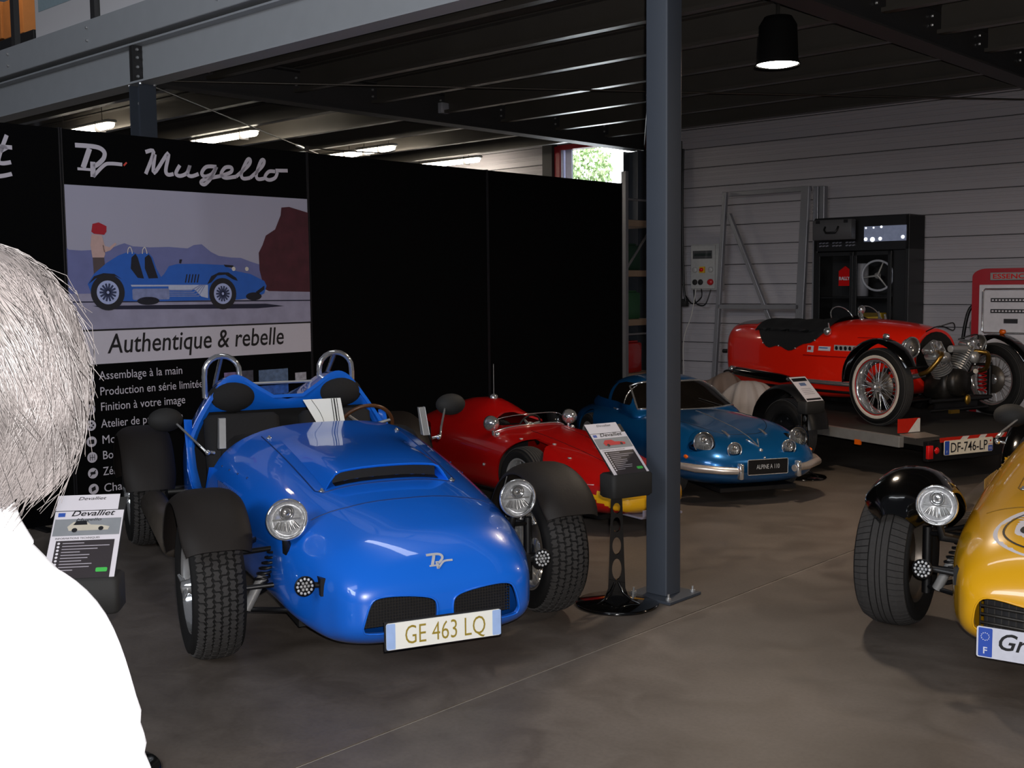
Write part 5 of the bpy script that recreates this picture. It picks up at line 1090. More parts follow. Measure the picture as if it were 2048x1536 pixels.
for sg in (-1, 1):
    xs = [-.80 - .02 * i for i in range(24)]; n_ = len(xs)
    lo = [.585] * n_; hi = [min(.742, .60 + (i * .02) * 1.0) if i < 8 else .742 - max(0, i - 18) * .004 for i in range(n_)]
    a = MB(); a.loft(sidepatch(sg, xs, lo, hi), closed=False); O('door_window', a, M_cab, T_)
    xs = [-1.33 - .02 * i for i in range(21)]; n_ = len(xs); hi = [.735 - .0065 * i for i in range(n_)]; lo = [.585] * n_
    hi = [max(h, .59) for h in hi]; a = MB(); a.loft(sidepatch(sg, xs, lo, hi), closed=False); O('quarter_window', a, M_cab, T_)
    a = MB(); a.tube([cs_.side(-.93, .587 + .15 * k / 5, sg, .006) + Vector((.05 * (1 - k / 5) - .02, 0, 0)) for k in range(6)], .004, 5); O('window_bar', a, M_chrome, T_); a = MB(); a.tube([as_.side(x, .52, sg, .002) for x in (-1.12, -1.2)], .007, 6); O('door_handle', a, M_chrome, T_)
    headlamp(T_, (.395, sg * .378, .430), .076, (1, sg * .10, .12))
    a = MB(); a.lathe([(.095, -.03), (.085, .02), (.055, .055), (0, .07)], (.385, sg * .385, .432), (1, sg * .25, .35), n=28); O('lamp_cowl', a, M_lens, T_)
    headlamp(T_, (.545, sg * .215, .39), .055, (1, 0, .05), name='fog_lamp')
    a = MB(); a.ell(as_.side(.36, .335, sg, 0), (.03, .012, .014), n=12, m=8); O('side_marker', a, M_amber, T_)
    a = MB(); a.tube([(.645, sg * .20, .255), (.605, sg * .33, .26), (.49, sg * .485, .268), (.33, sg * .555, .272), (.18, sg * .562, .275)], [.024, .028, .029, .024, .012], 12); b_ = O('bumper', a, mat('satin_bumper_metal', '#d8cbc0', .3, .7), T_)
    a = MB(); a.rbox((.655, sg * .225, .255), (.05, .035, .11), .012); O('overrider', a, M_chrome, b_)
    a = MB(); p = as_.pt(.34, sg * .15, .004); a.tube([p, p + Vector((-.07, 0, .025)), p + Vector((-.11, 0, .03))], [.010, .008, .004], 6); O('bonnet_catch', a, M_chrome, T_)
    a = MB(); a.tube([cs_.pt(-.62, sg * .30, .012), cs_.pt(-.70, sg * .12, .012)], .003, 5); O('wiper', a, M_black, T_)
a = MB(); a.tube([as_.pt(x, 0, .001) for x in [.47 - i * .06 for i in range(17)]], .004, 6); a.tube([as_.pt(.40, -.045, .003), as_.pt(.50, 0, .004), as_.pt(.40, .045, .003)], .006, 6); O('centre_strip', a, M_chrome, T_)
a = MB(); q = [(-.50, -.36), (-.1, -.33), (.15, -.26), (.28, -.14), (.30, 0), (.28, .14), (.15, .26), (-.1, .33), (-.50, .36)]; q = smooth_pts(q, 5); a.tube([as_.pt(x, y, .0005) for x, y in q], .003, 5); O('bonnet_gap', a, mat('panel_gap_navy', '#071c30', 0.5), T_)
a = MB(); a.ell(as_.pt(.50, 0, 0) + Vector((.03, 0, -.02)), (.016,) * 3, n=12, m=8); a.ell(as_.px(0, .33, 0), (.010,) * 3, n=10, m=6); O('nose_badge', a, M_chrome, T_)
a = MB(); a.prism(rrect(-.155, -.052, .155, .052, .008), (.628, 0, .275), (0, 1, 0), (0, 0, 1), .006); pl = O('number_plate', a, M_black, T_, label='black number plate')
a = MB(); text_into(a, 'ALPINE A 110', .045, Vector((.6355, 0, .262)), (0, 1, 0), (0, 0, 1), align='CENTER', width=.18); O('plate_lettering', a, mat('silver_letters', '#b9b9b9', 0.4), pl)
a = MB(); a.tube([(.633, y, z) for y, z in rrect(-.157, .222, .157, .328, .008)], .003, 5, closed=True); O('plate_rim', a, M_alu, pl)
w0 = build_wheel(T_, .225, .13, .145, 'disc', 'rib2', rimmat=M_alu, k=.7); place(w0, (0, .455, .225)); clone(w0, T_, (0, -.455, .225), pi); clone(w0, T_, (-1.55, .455, .225)); clone(w0, T_, (-1.55, -.455, .225), pi)
a = MB(); a.box((-.75, 0, .10), (2.5, .6, .03)); a.box((-.78, 0, .22), (2.3, .55, .2)); O('underfloor', a, M_black, T_)

# ================================================================== TRAILER
TR = thing('trailer', 'low flatbed trailer carrying the red three-wheeler', 'trailer', (3.93, 8.78, 0), heading(26))
M_rail = mat('galvanised_trailer_rail', '#8d8a86', 0.5, 0.4, var=0.2, scale=15)
a = MB(); a.prism([(0, -.86), (0, .95), (-1.3, .95), (-2.2, .62), (-3.4, .42), (-3.4, -.10), (-2.4, -.42), (-1.95, -.86)], (0, 0, .31), (1, 0, 0), (0, 1, 0), .05); O('bed', a, mat('dark_trailer_deck', '#2a2724', 0.7, var=0.3, scale=12), TR, bevel=.004)
a = MB(); a.box((-1.12, -.885, .32), (1.65, .05, .085)); O('side_rail', a, M_rail, TR, bevel=.004)
for sg in (-1, 1):
    a = MB(); a.box((-1.6, sg * .4, .24), (3.1, .07, .1)); O('chassis_beam', a, M_black, TR)
a = MB(); a.box((-.01, 0, .285), (.05, 1.86, .15)); O('rear_bar', a, M_black, TR, bevel=.004)
M_rwr = mat('reflective_red', '#c2210f', 0.35); M_rww = mat('reflective_white', '#d9d4cc', 0.35)
a = MB(); a.box((.016, 0.05, .365), (.008, 1.72, .035)); O('warning_strip', a, M_rwr, TR, label='red and white warning strip')
a = MB()
for i in range(9):
    y = -.62 + i * .19; a.poly([(.0215, y, .348), (.0215, y + .07, .348), (.0215, y + .11, .382), (.0215, y + .04, .382)])
O('warning_stripes', a, M_rww, TR)
pc = Vector((.03, -.53, .305))
a = MB(); a.prism(rrect(-.255, -.055, .255, .055, .012), pc, (0, 1, 0), (0, 0, 1), .005); pl = O('number_plate', a, mat('warm_white_plate', '#efe3cc', 0.4), TR)
a = MB(); polyon(a, rrect(-.252, -.052, -.205, .052, .006), pc, (0, 1, 0), (0, 0, 1), .006); polyon(a, rrect(.205, -.052, .252, -.008, .004), pc, (0, 1, 0), (0, 0, 1), .006); O('plate_blue_band', a, mat('plate_blue', '#2c4fae', 0.4), pl)
a = MB(); text_into(a, 'DF-746-LP', .105, pc + Vector((0, -.195, -.036)), (0, 1, 0), (0, 0, 1), bold=.0005, width=.385, off=.0065); O('plate_lettering', a, M_ink, pl)
a = MB(); text_into(a, 'F', .03, pc + Vector((0, -.238, -.04)), (0, 1, 0), (0, 0, 1), off=.008)
text_into(a, '85', .03, pc + Vector((0, .212, -.04)), (0, 1, 0), (0, 0, 1), off=.008, width=.03); O('plate_symbols', a, M_white, pl)
a = MB(); polyon(a, disc(.228, .028, .008, 10), pc, (0, 1, 0), (0, 0, 1), .006); polyon(a, [(.205, .0), (.25, .0), (.25, .003), (.205, .003)], pc, (0, 1, 0), (0, 0, 1), .006); O('plate_dot', a, M_redlens, pl)
for y in (-.99 + .06, .04 - .10):
    a = MB(); a.rbox((.03, y, .285), (.03, .05, .10), .006); O('tail_lamp', a, M_redlens, TR)
    a = MB(); a.lathe([(0, .012), (.02, .008), (.026, 0)], (.02, y + .085, .29), (1, 0, 0), n=16); O('round_reflector', a, M_redlens, TR)
a = MB(); a.prism([(-.86, .0), (-.60, .0), (-.60, .17), (-.86, .17)], (-.34, 0, .376), (0, 1, 0), (1, 0, -.10), .010); O('corner_flap', a, mat('checker_plate', '#a09488', 0.45, 0.5, var=0.4, scale=120, bump=0.6), TR)
def board(c, w, h, nm):
    c = Vector(c); a = MB(); a.prism([(-w, -h), (w, -h), (w, h), (-w, h)], c, (0, 1, 0), (0, 0, 1), .006); b = O(nm, a, M_rwr, TR)
    a = MB(); polyon(a, [(-.1 * w, -h), (w, -h), (w, .9 * h), (.8 * w, h * .95)], c, (0, 1, 0), (0, 0, 1), .007); O('white_corner', a, M_rww, b)
board((-.36, -.75, .435), .115, .055, 'warning_board')
c = Vector((-1.18, -1.0, .40)); a = MB(); a.prism([(-.10, .055), (.10, .055), (.10, -.06), (-.02, -.06)], c, (0, 1, 0), (0, 0, 1), .006); b = O('warning_board', a, mat('reflective_orange', '#e0561e', 0.35), TR)
a = MB(); polyon(a, [(-.10, .055), (.0, .055), (-.05, -.02)], c, (0, 1, 0), (0, 0, 1), .007); O('white_corner', a, M_rww, b)
a = MB(); a.box((-.74, -.91, .27), (.06, .02, .04)); O('side_reflector', a, M_amber, TR)
w0 = build_wheel(TR, .29, .16, .17, 'disc', 'rib2', rimmat=M_black, k=.8); place(w0, (-1.38, -1.08, .29), pi); clone(w0, TR, (-1.62, .88, .29)).scale = (.9, .9, .9)
wing(.40, .24, 8, 172, .03, M_black, TR, (-1.38, -1.08, .30), 'mudguard', n=16)
a = MB(); a.tube([(-1.38, -1.0, .26), (-1.6, .8, .26)], .03, 8); a.tube([(-3.1, -.2, .25), (-3.7, -.3, .25)], .04, 8); O('axle_and_drawbar', a, M_black, TR)
a = MB(); a.tube([(-3.6, -.28, .0), (-3.6, -.28, .3)], .025, 8); O('prop_stand', a, M_black, TR)

# ================================================================== RED THREE-WHEELER
ZB = .36
T_ = thing('three_wheeler', 'bright red three-wheeler with wire wheels and exposed engine on the trailer', 'car', (3.675, 9.68, ZB), heading(27))
st = [(-2.62, .05, .42, .62, .52, 2.2, 2.2), (-2.60, .22, .26, .74, .50, 2.6, 2.8), (-2.48, .33, .16, .80, .48, 3, 3.5), (-2.2, .38, .12, .82, .46, 3.2, 4), (-1.8, .41, .12, .80, .46, 3.4, 5), (-1.2, .41, .12, .82, .46, 3, 5), (-.9, .385, .13, .86, .48, 2.5, 4.5), (-.55, .34, .16, .855, .50, 2.3, 3.5), (-.2, .285, .22, .82, .52, 2.2, 3), (-.05, .25, .28, .785, .53, 2.2, 2.6)]
mb = bodyloft(st, N=56); ms = Surf(mb.weld()); O('body_shell', mb, M_red, T_, weld=True)
# tonneau cover
rows = []
for i in range(22):
    u = i / 21; x = -1.02 - 1.0 * u; drop = .20 * (1 - abs(2 * u - 1) ** 3) ; rr_ = []
    ze = .80 - .03 - drop - .02 * sin(u * 19)
    for j in range(31):
        v = -1 + j / 15; sg = 1 if v > 0 else -1; q = abs(v)
        yl = .37 if x > -1.2 else .39
        if q < .8: p = ms.pt(x, v / .8 * yl * .98, .012); p.z += .022 * (1 - (q / .8) ** 2) + .006 * sin(x * 23 + v * 5)
        else: p = ms.side(x, .74 + (ze - .74) * (q - .8) / .2, sg, .012)
        rr_.append(p)
    rows.append(rr_)
a = MB(); a.loft(rows, closed=False); O('tonneau_cover', a, mat('black_canvas', '#121113', 0.8, var=0.3, scale=50, bump=0.3), T_, label='black canvas cockpit cover')
a = MB()
for i in (2, 7, 12, 17):
    for sg in (0, -1): a.ell(rows[i][sg], (.010,) * 3, n=8, m=5)
O('press_studs', a, M_chrome, T_)
a = MB(); a.loft([[ms.pt(x, y, .003) for y in [-.26 + .52 * j / 12 for j in range(13)]] for x in [-2.1 - .04 * i for i in range(9)]], closed=False); O('tail_panel', a, mat('grey_glossy_lid', '#6a5a58', 0.2, coat=0.6), T_, label='grey glossy tail panel')
for sg in (-1, 1):
    a = MB(); sp = [ms.side(-.88 + .36 * i / 8, .60 , sg, .004) for i in range(9)]; a.loft([[p + Vector((0, 0, h)) for p in sp] for h in (-.028, .028)], closed=False); lv = O('vent_strip', a, mat('pale_vent_strip', '#b5b2b0', .4, .2), T_)
    a = MB()
    for i in range(7): p = ms.side(-.85 + .05 * i, .60, sg, .006); a.lathe([(0, .001), (.019, .001)], p, (0, sg, 0), n=14)
    O('vent_holes', a, M_ink, lv)
    for x0, x1, z0, z1, m in ((-1.20, -1.12, .55, .61, M_white), (-1.06, -.92, .57, .61, M_white)):
        a = MB(); a.poly([ms.side(x, z, sg, .004) for x, z in ((x0, z0), (x1, z0), (x1, z1), (x0, z1))]); st_ = O('sticker', a, m, T_)
        a = MB(); a.poly([ms.side(x, z, sg, .006) for x, z in ((x0 + .01, z0 + .02), (x1 - .03, z0 + .02), (x1 - .03, z1 - .01), (x0 + .01, z1 - .01))]); O('sticker_print', a, mat('sticker_blue', '#3c6aa8', 0.5) if x0 > -1.1 else M_redlens, st_)
    a = MB(); a.tube([ms.side(x, .52, sg, .002) for x in [-.25 - i * .1 for i in range(11)]], .006, 6); a.tube([ms.side(x, .70, sg, .002) for x in [-.3 - i * .05 for i in range(8)]], .004, 6); O('body_bead', a, M_dred, T_)
    a = MB(); a.tube([ms.side(x, .20, sg, .004) for x in [-.35 - i * .1 for i in range(19)]], .014, 6); O('black_sill_line', a, M_black, T_)
    a = MB(); a.tube([(-1.35, sg * .50, .29), (-1.45, sg * .50, .29), (-2.1, sg * .50, .32), (-2.2, sg * .50, .325)], [.03, .045, .045, .03], 14); ex_ = O('silencer', a, M_gloss, T_)
    a = MB(); a.tube([(-2.15, sg * .5, .322), (-2.2, sg * .5, .325), (-2.23, sg * .5, .325)], [.046, .047, .03], 14); a.tube(smooth_pts([(.12, sg * .30, .42), (-.1, sg * .42, .36), (-.4, sg * .48, .30), (-1.36, sg * .50, .29)], 6), .022, 8); O('exhaust_pipe', a, M_chrome, ex_)
    # aero screen, mirror
    a = MB(); c = Vector((-1.0, sg * .17, .87)); pts = [c + Vector((-.06 * sin(q), .13 * cos(q), .10 * sin(q))) for q in [pi * i / 14 for i in range(15)]]
    a.poly(pts); g_ = O('aero_screen', a, M_smoke, T_); a = MB(); a.tube(pts, .006, 6); O('screen_frame', a, M_chrome, g_)
    a = MB(); p = ms.pt(-.98, sg * .335, 0); a.tube([p, p + Vector((.0, sg * .02, .10))], .008, 6); a.ell(p + Vector((0, sg * .03, .02)), (.04, .035, .04), n=14, m=8); O('mirror', a, M_chrome, T_)
    # headlamps and front wing lamps
    headlamp(T_, (.06, sg * .40, .645), .088, (1, 0, 0), led=False)
    a = MB(); a.tube([(.02, sg * .40, .56), (.0, sg * .38, .48), (-.05, sg * .22, .46)], .012, 8); O('lamp_bracket', a, M_chrome, T_)
    wing(.405, .17, 28, 178, .03, M_gloss, T_, (0, sg * .69, .326), 'front_fender', n=20, tipr=.3)
    a = MB(); a.lathe([(0, .05), (.02, .035), (.026, 0), (0, -.01)], (.05, sg * .69, .745), (1, 0, .1), n=14); O('wing_lamp', a, M_amber if sg > 0 else M_chrome, T_)
    a = MB()
    for z0, z1, x0 in ((.48, .46, -.08), (.48, .46, .10), (.20, .18, -.08), (.20, .18, .12)): a.tube([(x0 * .6, sg * .18, z0), (x0 * .2, sg * .62, z1)], .012, 6)
    a.tube([(0, sg * .62, .16), (0, sg * .62, .48)], .02, 8); O('suspension_arm', a, M_black, T_)
    a = MB(); hp = [Vector((.02 + .035 * cos(i * .7), sg * .50 + .035 * sin(i * .7), .22 + .24 * i / 60)) for i in range(61)]; a.tube(hp, .006, 5); O('coil_spring', a, M_redlens if sg > 0 else M_black, T_)
w0 = build_wheel(T_, .326, .12, .225, 'wire', 'rib2', white=True, rimmat=M_chrome, k=1.0); place(w0, (0, .68, .326)); clone(w0, T_, (0, -.68, .326), pi); clone(w0, T_, (-2.1, 0, .326))
# bonnet-top fittings
a = MB(); q = ms.pt(-.93, 0, 0); a.ell(q + Vector((0, 0, .085)), (.035, .035, .04), n=16, m=10); a.tube([q, q + Vector((0, 0, .06))], [.02, .012], 8); O('filler_cap', a, M_chrome, T_)
a = MB()
for y in (.12, .2, -.1): p = ms.pt(-.82, y, 0); a.tube([p, p + Vector((-.02, 0, .07))], [.014, .008], 6); a.ell(p, (.022,) * 3, n=10, m=6)
O('bonnet_taps', a, M_chrome, T_)
# engine
EN = MB(); EN.rbox((.06, 0, .31), (.26, .28, .22), .05); EN.lathe([(0, .02), (.10, .015), (.12, -.02), (.12, -.1)], (.24, 0, .34), (1, 0, 0), n=28); eng = O('crankcase', EN, mat('dark_engine_casting', '#35322f', 0.4, 0.7, var=0.4, scale=30), T_)
for sg in (-1, 1):
    a = MB(); ax = Vector((.05, sg * .55, .83)).normalized(); c = Vector((.10, sg * .06, .40))
    for i in range(11): a.lathe([(.05, i * .022), (.088, i * .022), (.088, i * .022 + .009), (.05, i * .022 + .009)], c, ax, n=24, smooth=False)
    a.lathe([(.055, 0), (.055, .26), (0, .26)], c, ax, n=20); cyl = O('cylinder', a, M_alu, eng)
    a = MB(); a.rbox(c + ax * .285, (.12, .15, .06), .02, (radians(-34) * sg, 0, 0)); a.lathe([(0, .01), (.03, .008), (.035, -.02)], c + ax * .33 + Vector((.05, 0, 0)), (1, 0, 0), n=16); O('rocker_cover', a, M_chrome, eng)
    a = MB(); a.tube(smooth_pts([tuple(c + ax * .24 + Vector((.06, 0, 0))), tuple(c + ax * .24 + Vector((.15, sg * .08, -.02))), (.2, sg * .34, .46), (.12, sg * .36, .42)], 6), .02, 8); O('exhaust_stub', a, mat('bronzed_pipe', '#9a7738', 0.3, 0.9, var=0.3), eng)
    a = MB(); a.tube([tuple(c + ax * .1 + Vector((.09, sg * .08, 0))), tuple(c + ax * .34 + Vector((.09, sg * .07, 0)))], .008, 6); a.tube([tuple(c + ax * .1 + Vector((.09, -sg * .04, 0))), tuple(c + ax * .34 + Vector((.09, -sg * .03, 0)))], .008, 6); O('pushrod_tubes', a, M_chrome, eng)
a = MB(); a.tube(smooth_pts([(-.05, .02, .80), (.04, .10, .84), (.12, .02, .78), (.10, -.12, .82), (-.02, -.15, .77)], 6), .005, 5); a.tube(smooth_pts([(.1, .1, .70), (.2, .22, .74), (.1, .3, .62)], 5), .006, 5); O('hoses', a, M_black, T_)
a = MB(); a.tube([(.22, -.34, .20), (.22, .34, .20)], .018, 8); a.tube([(.22, -.34, .12), (.22, .34, .12)], .012, 8); a.box((.18, 0, .16), (.02, .5, .10)); O('front_crossmember', a, M_black, T_)
a = MB(); a.ell((.26, .05, .20), (.02, .03, .045), n=12, m=8); a.box((.27, -.12, .11), (.03, .1, .03)); O('horn_and_tag', a, mat('brass', '#b08a3a', 0.3, 0.9), T_)
a = MB(); a.ell((-.045, 0, .53), (.012, .235, .235), n=28, m=12); O('bulkhead_plate', a, mat('dark_engine_casting', '#35322f', 0.4, 0.7, var=0.4, scale=30), T_)
a = MB(); a.lathe([(0, .03), (.05, .02), (.055, -.04), (0, -.05)], (.20, .20, .55), (1, .2, 0), n=20); a.lathe([(0, .03), (.045, .02), (.05, -.04), (0, -.05)], (.20, -.16, .56), (1, -.2, 0), n=20); a.tube([(.18, .1, .62), (.2, -.1, .63)], .03, 10); O('carburettor', a, M_alu, T_)

# dark stand with bars behind the tail of the three-wheeler
t_ = thing('tyre_stand', 'dark stand with short bars at the tail of the red three-wheeler', 'stand', W(-3.36, 6.12, 0), RZ)
a = MB(); a.box((0, 0, .42), (.06, .06, .84)); a.box((0, 0, .01), (.3, .3, .02)); O('post', a, M_steel_d, t_)
for z in (.82, .70, .58):
    a = MB(); a.tube([(-.13 if z > .8 else -.02, -.02, z), (.14, -.02, z)], .022, 8); a.ell((.08, -.02, z), (.03, .04, .04), n=10, m=6); O('bar', a, M_black, t_)

# ================================================================== COVERED THING (grey sheet) between coupe and trailer
t_ = thing('covered_trolley', 'lumpy equipment trolley hidden under grey and beige dust sheets', 'trolley', (2.03, 10.50, 0), radians(-30))
from mathutils import noise as N_
def sheet(cx, cy, rx, ry, h, seed, n=34, squash=2.6, low=.12):
    a = MB(); rows = []
    for i in range(n + 1):
        u = i / n; rr = []
        for j in range(48):
            q = 2 * pi * j / 48; r = u * (1 + .12 * N_.noise(Vector((cos(q) * 1.5 + seed, sin(q) * 1.5, 0))))
            x, y = cx + rx * r * cos(q), cy + ry * r * sin(q); fold = .075 * sin(q * 9 + seed + 2.5 * N_.noise(Vector((x * 3, y * 3, seed)))) * u ** 2
            z = h * max(0, 1 - u ** squash) + low + .05 * N_.noise(Vector((x * 5 + seed, y * 5, seed))) * (1 - u) + .5 * fold * (1 - u * .5) + .16 * N_.noise(Vector((x * 2.6 + seed, y * 2.6, 3 + seed)))
            rr.append(Vector((x + fold * cos(q), y + fold * sin(q), max(low * .4, z))))
        rows.append(rr)
    a.loft(rows); return a
a = MB(); a.box((0, 0, .3), (.6, .5, .36)); a.tube([(-.25, 0, .05), (-.25, 0, .6)], .03); a.tube([(.25, 0, .05), (.25, 0, .45)], .03); a.box((0, 0, .03), (.5, .4, .05)); O('trolley_body', a, M_black, t_)
O('dust_sheet', sheet(-.12, .1, .36, .34, .50, 1.3, low=.18), mat('brown_grey_sheet', '#6b5b52', 0.9, var=0.2, scale=6, bump=0.3), t_, label='brown grey dust sheet')
O('dust_sheet', sheet(.20, -.16, .42, .36, .46, 4.1, low=.16), mat('pale_grey_sheet', '#a59a94', 0.9, var=0.15, scale=6, bump=0.3), t_, label='pale grey dust sheet')
a = MB(); a.tube([(-.05, .1, .66), (-.05, .1, .72)], .03, 10); a.ell((-.05, .1, .73), (.045, .045, .02), n=14, m=6); O('cap', a, M_black, t_)

# ================================================================== PERSON, left foreground (seen from behind)
P = thing('person', 'person with grey hair and white shirt standing in the left foreground', 'person', (-.665, 1.22, 0), radians(28))
M_skin = mat('skin', '#c08a70', 0.55, var=0.05, scale=20)
def skinmesh(chains, radii, sub=2):
    me = bpy.data.meshes.new('sk'); vs, es, rs_ = [], [], []; idx = {}
    for ch in chains:
        prev = None
        for nm in ch:
            if nm not in idx: idx[nm] = len(vs); vs.append(radii[nm][:3]); rs_.append(radii[nm][3:])
            if prev is not None: es.append((idx[prev], idx[nm]))
            prev = nm
    me.from_pydata(vs, es, []); o = bpy.data.objects.new('sk', me); COL.objects.link(o)
    o.modifiers.new('s', 'SKIN'); sv = me.skin_vertices[0].data
    for i, r in enumerate(rs_): sv[i].radius = (r[0], r[1] if len(r) > 1 else r[0])
    sv[0].use_root = True
    u = o.modifiers.new('u', 'SUBSURF'); u.levels = sub; u.render_levels = sub
    r = evalmesh(o); bpy.data.objects.remove(o); r.polygons.foreach_set('use_smooth', [True] * len(r.polygons)); return r
HX = .066
# local axes: +y = the way the person faces, x to the person's right
R = {'pel': (0, 0, .84, .135, .10), 'waist': (0, 0, .98, .125, .095), 'chest': (0, .0, 1.13, .14, .10), 'sho': (0, -.01, 1.195, .12, .08), 'neck0': (.01, -.005, 1.265, .052, .052), 'neck1': (.04, .01, 1.33, .05, .05), 'head0': (HX, .02, 1.395, .062, .07), 'head1': (HX, .015, 1.46, .072, .085), 'head2': (HX, .01, 1.52, .06, .07)}
ch = [['pel', 'waist', 'chest', 'sho', 'neck0', 'neck1', 'head0', 'head1', 'head2']]
for sg, s in ((1, 'r'), (-1, 'l')):
    R.update({'a0' + s: (sg * .12, -.005, 1.185, .052, .052), 'a1' + s: (sg * .165, 0, 1.13, .045, .045), 'a2' + s: (sg * .185, -.01, .94, .038, .038), 'a3' + s: (sg * .19, .06, .85, .034, .034), 'a4' + s: (sg * .18, .18, .80, .024, .022), 'h0' + s: (sg * .175, .225, .79, .030, .016), 'h1' + s: (sg * .172, .26, .785, .030, .014),
              'l0' + s: (sg * .085, 0, .76, .085, .085), 'l1' + s: (sg * .09, .01, .45, .055, .055), 'l2' + s: (sg * .09, -.02, .25, .05, .05), 'l3' + s: (sg * .09, -.02, .075, .036, .036), 'f0' + s: (sg * .095, .07, .035, .035, .03), 'f1' + s: (sg * .10, .14, .025, .03, .02)})
    ch += [['sho', 'a0' + s, 'a1' + s, 'a2' + s, 'a3' + s, 'a4' + s, 'h0' + s, 'h1' + s], ['pel', 'l0' + s, 'l1' + s, 'l2' + s, 'l3' + s, 'f0' + s, 'f1' + s]]
    for k in range(4):
        n0 = 'k%d%s' % (k, s); dy = (.03, .036, .033, .024)[k]; xo = sg * (.172 + (.022, .008, -.008, -.022)[k])
        R.update({n0 + 'a': (xo, .275, .785, .0088, .0088), n0 + 'b': (xo, .275 + dy, .775, .0082, .0082), n0 + 'c': (xo - sg * .002, .275 + dy * 1.5, .752, .0075, .0075)})
        ch.append(['h1' + s, n0 + 'a', n0 + 'b', n0 + 'c'])
    R.update({'t0' + s: (sg * .148, .235, .785, .012, .012), 't1' + s: (sg * .130, .262, .775, .010, .010), 't2' + s: (sg * .128, .285, .765, .008, .008)}); ch.append(['h0' + s, 't0' + s, 't1' + s, 't2' + s])
O('body', skinmesh(ch, R), M_skin, P)
# face: nose, eyes, mouth, ears
a = MB(); a.ell((HX, .115, 1.44), (.014, .022, .022), n=12, m=8); a.ell((HX - .076, .01, 1.445), (.012, .02, .03), n=12, m=8); a.ell((HX + .076, .01, 1.445), (.012, .02, .03), n=12, m=8); O('nose_and_ears', a, M_skin, P)
for sg in (-1, 1): a = MB(); a.ell((HX + sg * .03, .093, 1.462), (.012, .008, .007), n=10, m=6); O('eye', a, M_white, P)
a = MB(); a.ell((HX, .098, 1.397), (.022, .008, .006), n=12, m=6); O('mouth', a, mat('lips', '#a05a50', 0.5), P)
# shirt
M_shirt = mat('white_cotton_shirt', '#f1f1f6', 0.85, var=0.02, scale=30)
def tor(rows, n=40, sq=2.3):
    a = MB(); rings = []
    for z, cx, cy, rx, ry in smooth_pts(rows, 5):
        r = []
        for j in range(n):
            q = 2 * pi * j / n; c, s_ = cos(q), sin(q); f = .004 * sin(q * 5 + z * 30)
            r.append(Vector((cx + (rx + f) * (1 if c > 0 else -1) * abs(c) ** (2 / sq), cy + (ry + f) * (1 if s_ > 0 else -1) * abs(s_) ** (2 / sq), z)))
        rings.append(r)
    a.loft(rings); return a
sh = tor([(.74, 0, 0, .185, .145), (.9, 0, 0, .185, .145), (1.05, 0, 0, .19, .145), (1.13, 0, -.003, .190, .138), (1.20, .005, -.008, .168, .118), (1.25, .012, -.01, .122, .095), (1.28, .022, -.006, .084, .078), (1.295, .03, -.002, .070, .068)])
O('shirt', sh, M_shirt, P)
a = MB(); a.lathe([(.066, 1.26), (.066, 1.32), (.070, 1.325), (.080, 1.29), (.092, 1.265)], (.036, .0, 0), ZA, n=32); O('shirt_collar', a, M_shirt, P)
for sg in (-1, 1):
    a = MB(); pts = smooth_pts([(sg * .05, -.008, 1.20), (sg * .105, -.005, 1.185), (sg * .15, -.003, 1.14), (sg * .178, -.003, 1.05), (sg * .188, -.008, .98), (sg * .192, -.010, .93), (sg * .195, .03, .885), (sg * .19, .08, .85), (sg * .18, .15, .825)], 6)
    n_ = len(pts); rr_ = [.066 - .020 * min(1, i / n_ * 1.2) + .002 * sin(i * 2.1) * (i > n_ * .35) + .008 * exp(-((i - n_ * .56) / 2.0) ** 2) for i in range(n_)]; a.tube(pts, rr_, 24); O('sleeve', a, M_shirt, P)
    a = MB(); a.tube(smooth_pts([(sg * .09, 0, .84), (sg * .092, .01, .45), (sg * .092, -.02, .10), (sg * .092, -.02, .07)], 6), [.11 - .045 * min(1, i / 18) for i in range(19)], 20); O('trouser_leg', a, mat('dark_trousers', '#1c1d24', 0.85), P)
    a = MB(); a.rbox((sg * .097, .05, .03), (.10, .27, .055), .045); O('shoe', a, M_blackm, P)
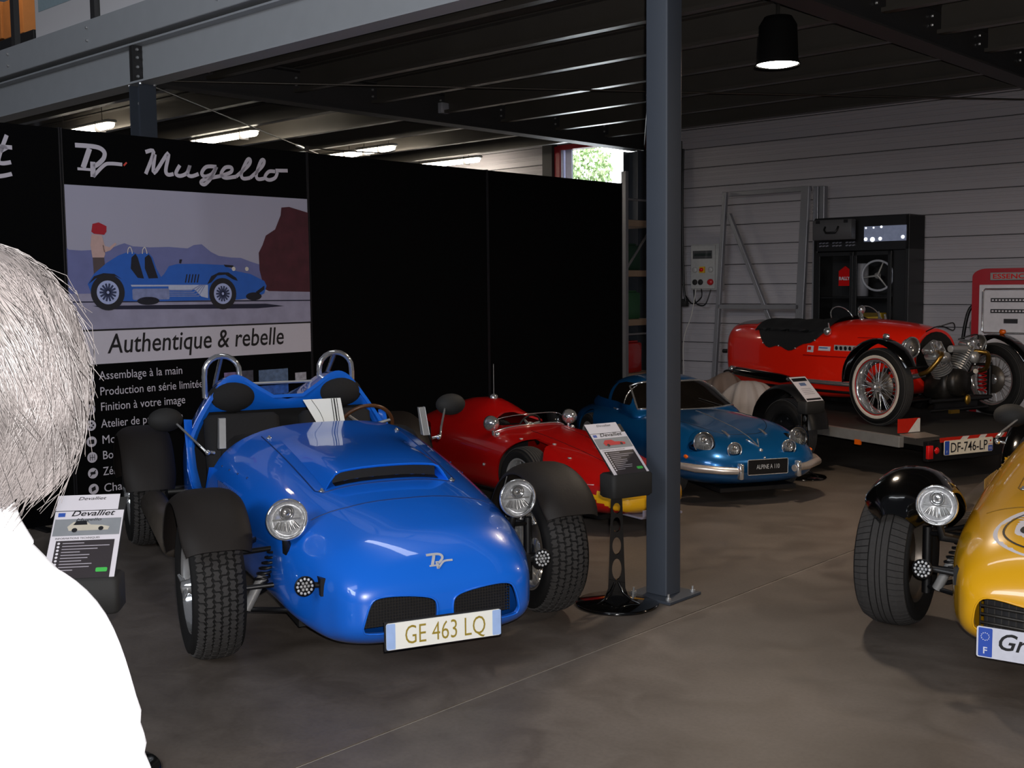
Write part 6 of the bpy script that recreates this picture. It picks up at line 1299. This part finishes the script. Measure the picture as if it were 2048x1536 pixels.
# hair: cap, locks
M_hair = mat('grey_hair', '#3c3836', 0.42, var=0.22, scale=90, bump=0.35)
rnd = random.Random(11)
a = MB(); rings = []
for i in range(26):
    t = i / 25; ph = pi / 2 - t * (pi * .80); rr_ = []
    for j in range(56):
        q = 2 * pi * j / 56; front = max(0, sin(q)); cut = 1 - .55 * front ** 1.5 * max(0, (t - .35) / .65)
        w_ = 1 + .05 * N_.noise(Vector((cos(q) * 3, sin(q) * 3, t * 4))) + .03 * sin(q * 14 + 5 * t); w_ *= 1 - .10 * max(0, t - .75) / .25
        bx, by, bz = .122, .128, .148
        rr_.append(Vector((HX + bx * w_ * max(cos(ph), .0) * cos(q) * 1.0, .0 + by * w_ * cos(ph) * sin(q) * (cut if front > 0 else 1), 1.452 + bz * (sin(ph)) * (1 if ph > 0 else .98 + .03 * N_.noise(Vector((cos(q) * 4, sin(q) * 4, 9)))))))
    rings.append(rr_)
a.loft(rings); hair = O('hair', a, M_hair, P)
a = MB()
def onhair(q, ph, e=1.0):
    return Vector((HX + .122 * e * cos(ph) ** .8 * cos(q), .128 * e * cos(ph) ** .8 * sin(q), 1.452 + .148 * e * sin(ph)))
for i in range(9000):
    q = rnd.uniform(pi * .95, 2.05 * pi) if rnd.random() < .8 else rnd.uniform(0, 2 * pi); p0 = rnd.uniform(.2, 1.45); L = rnd.uniform(.7, 1.5); tw = .8 * N_.noise(Vector((q * 1.3, p0 * 1.6, 2))) + rnd.uniform(-.06, .06); e0 = rnd.uniform(.99, 1.035) + .03 * N_.noise(Vector((q * 4, p0 * 2, 5))); wv = 3 * N_.noise(Vector((q * 2.2, p0 * 1.1, 7)))
    fly = rnd.random() < .05
    pts = [onhair(q + tw * (k / 5) ** 1.3 + .07 * sin(k * .9 + wv * 2), max(-1.15, p0 - L * k / 5), e0 + (.05 + rnd.uniform(0, .16) if fly else .025) * (k / 5) ** 2 + .012 * sin(k * 1.1 + wv * 3)) for k in range(6)]
    a.tube(pts, [.0009 if not fly else .0005] * 5 + [.0003], 3, cap=False)
O('hair_strands', a, mat('silver_hair_strand', '#5a5554', 0.4, var=0.75, scale=14), hair, kind='stuff')
# dark bag at the person's side
t_ = thing('shoulder_bag', 'dark bag corner hanging beside the white-shirted person', 'bag', (-.475, 1.50, 0), radians(20))
a = MB(); a.rbox((0, 0, .665), (.09, .22, .34), .035); O('bag_body', a, mat('navy_bag', '#1d2030', 0.7), t_)
a = MB(); a.tube(smooth_pts([(0, -.08, .825), (-.02, -.06, .855), (-.02, .06, .855), (0, .08, .825)], 5), .008, 6); O('strap', a, M_black, t_)
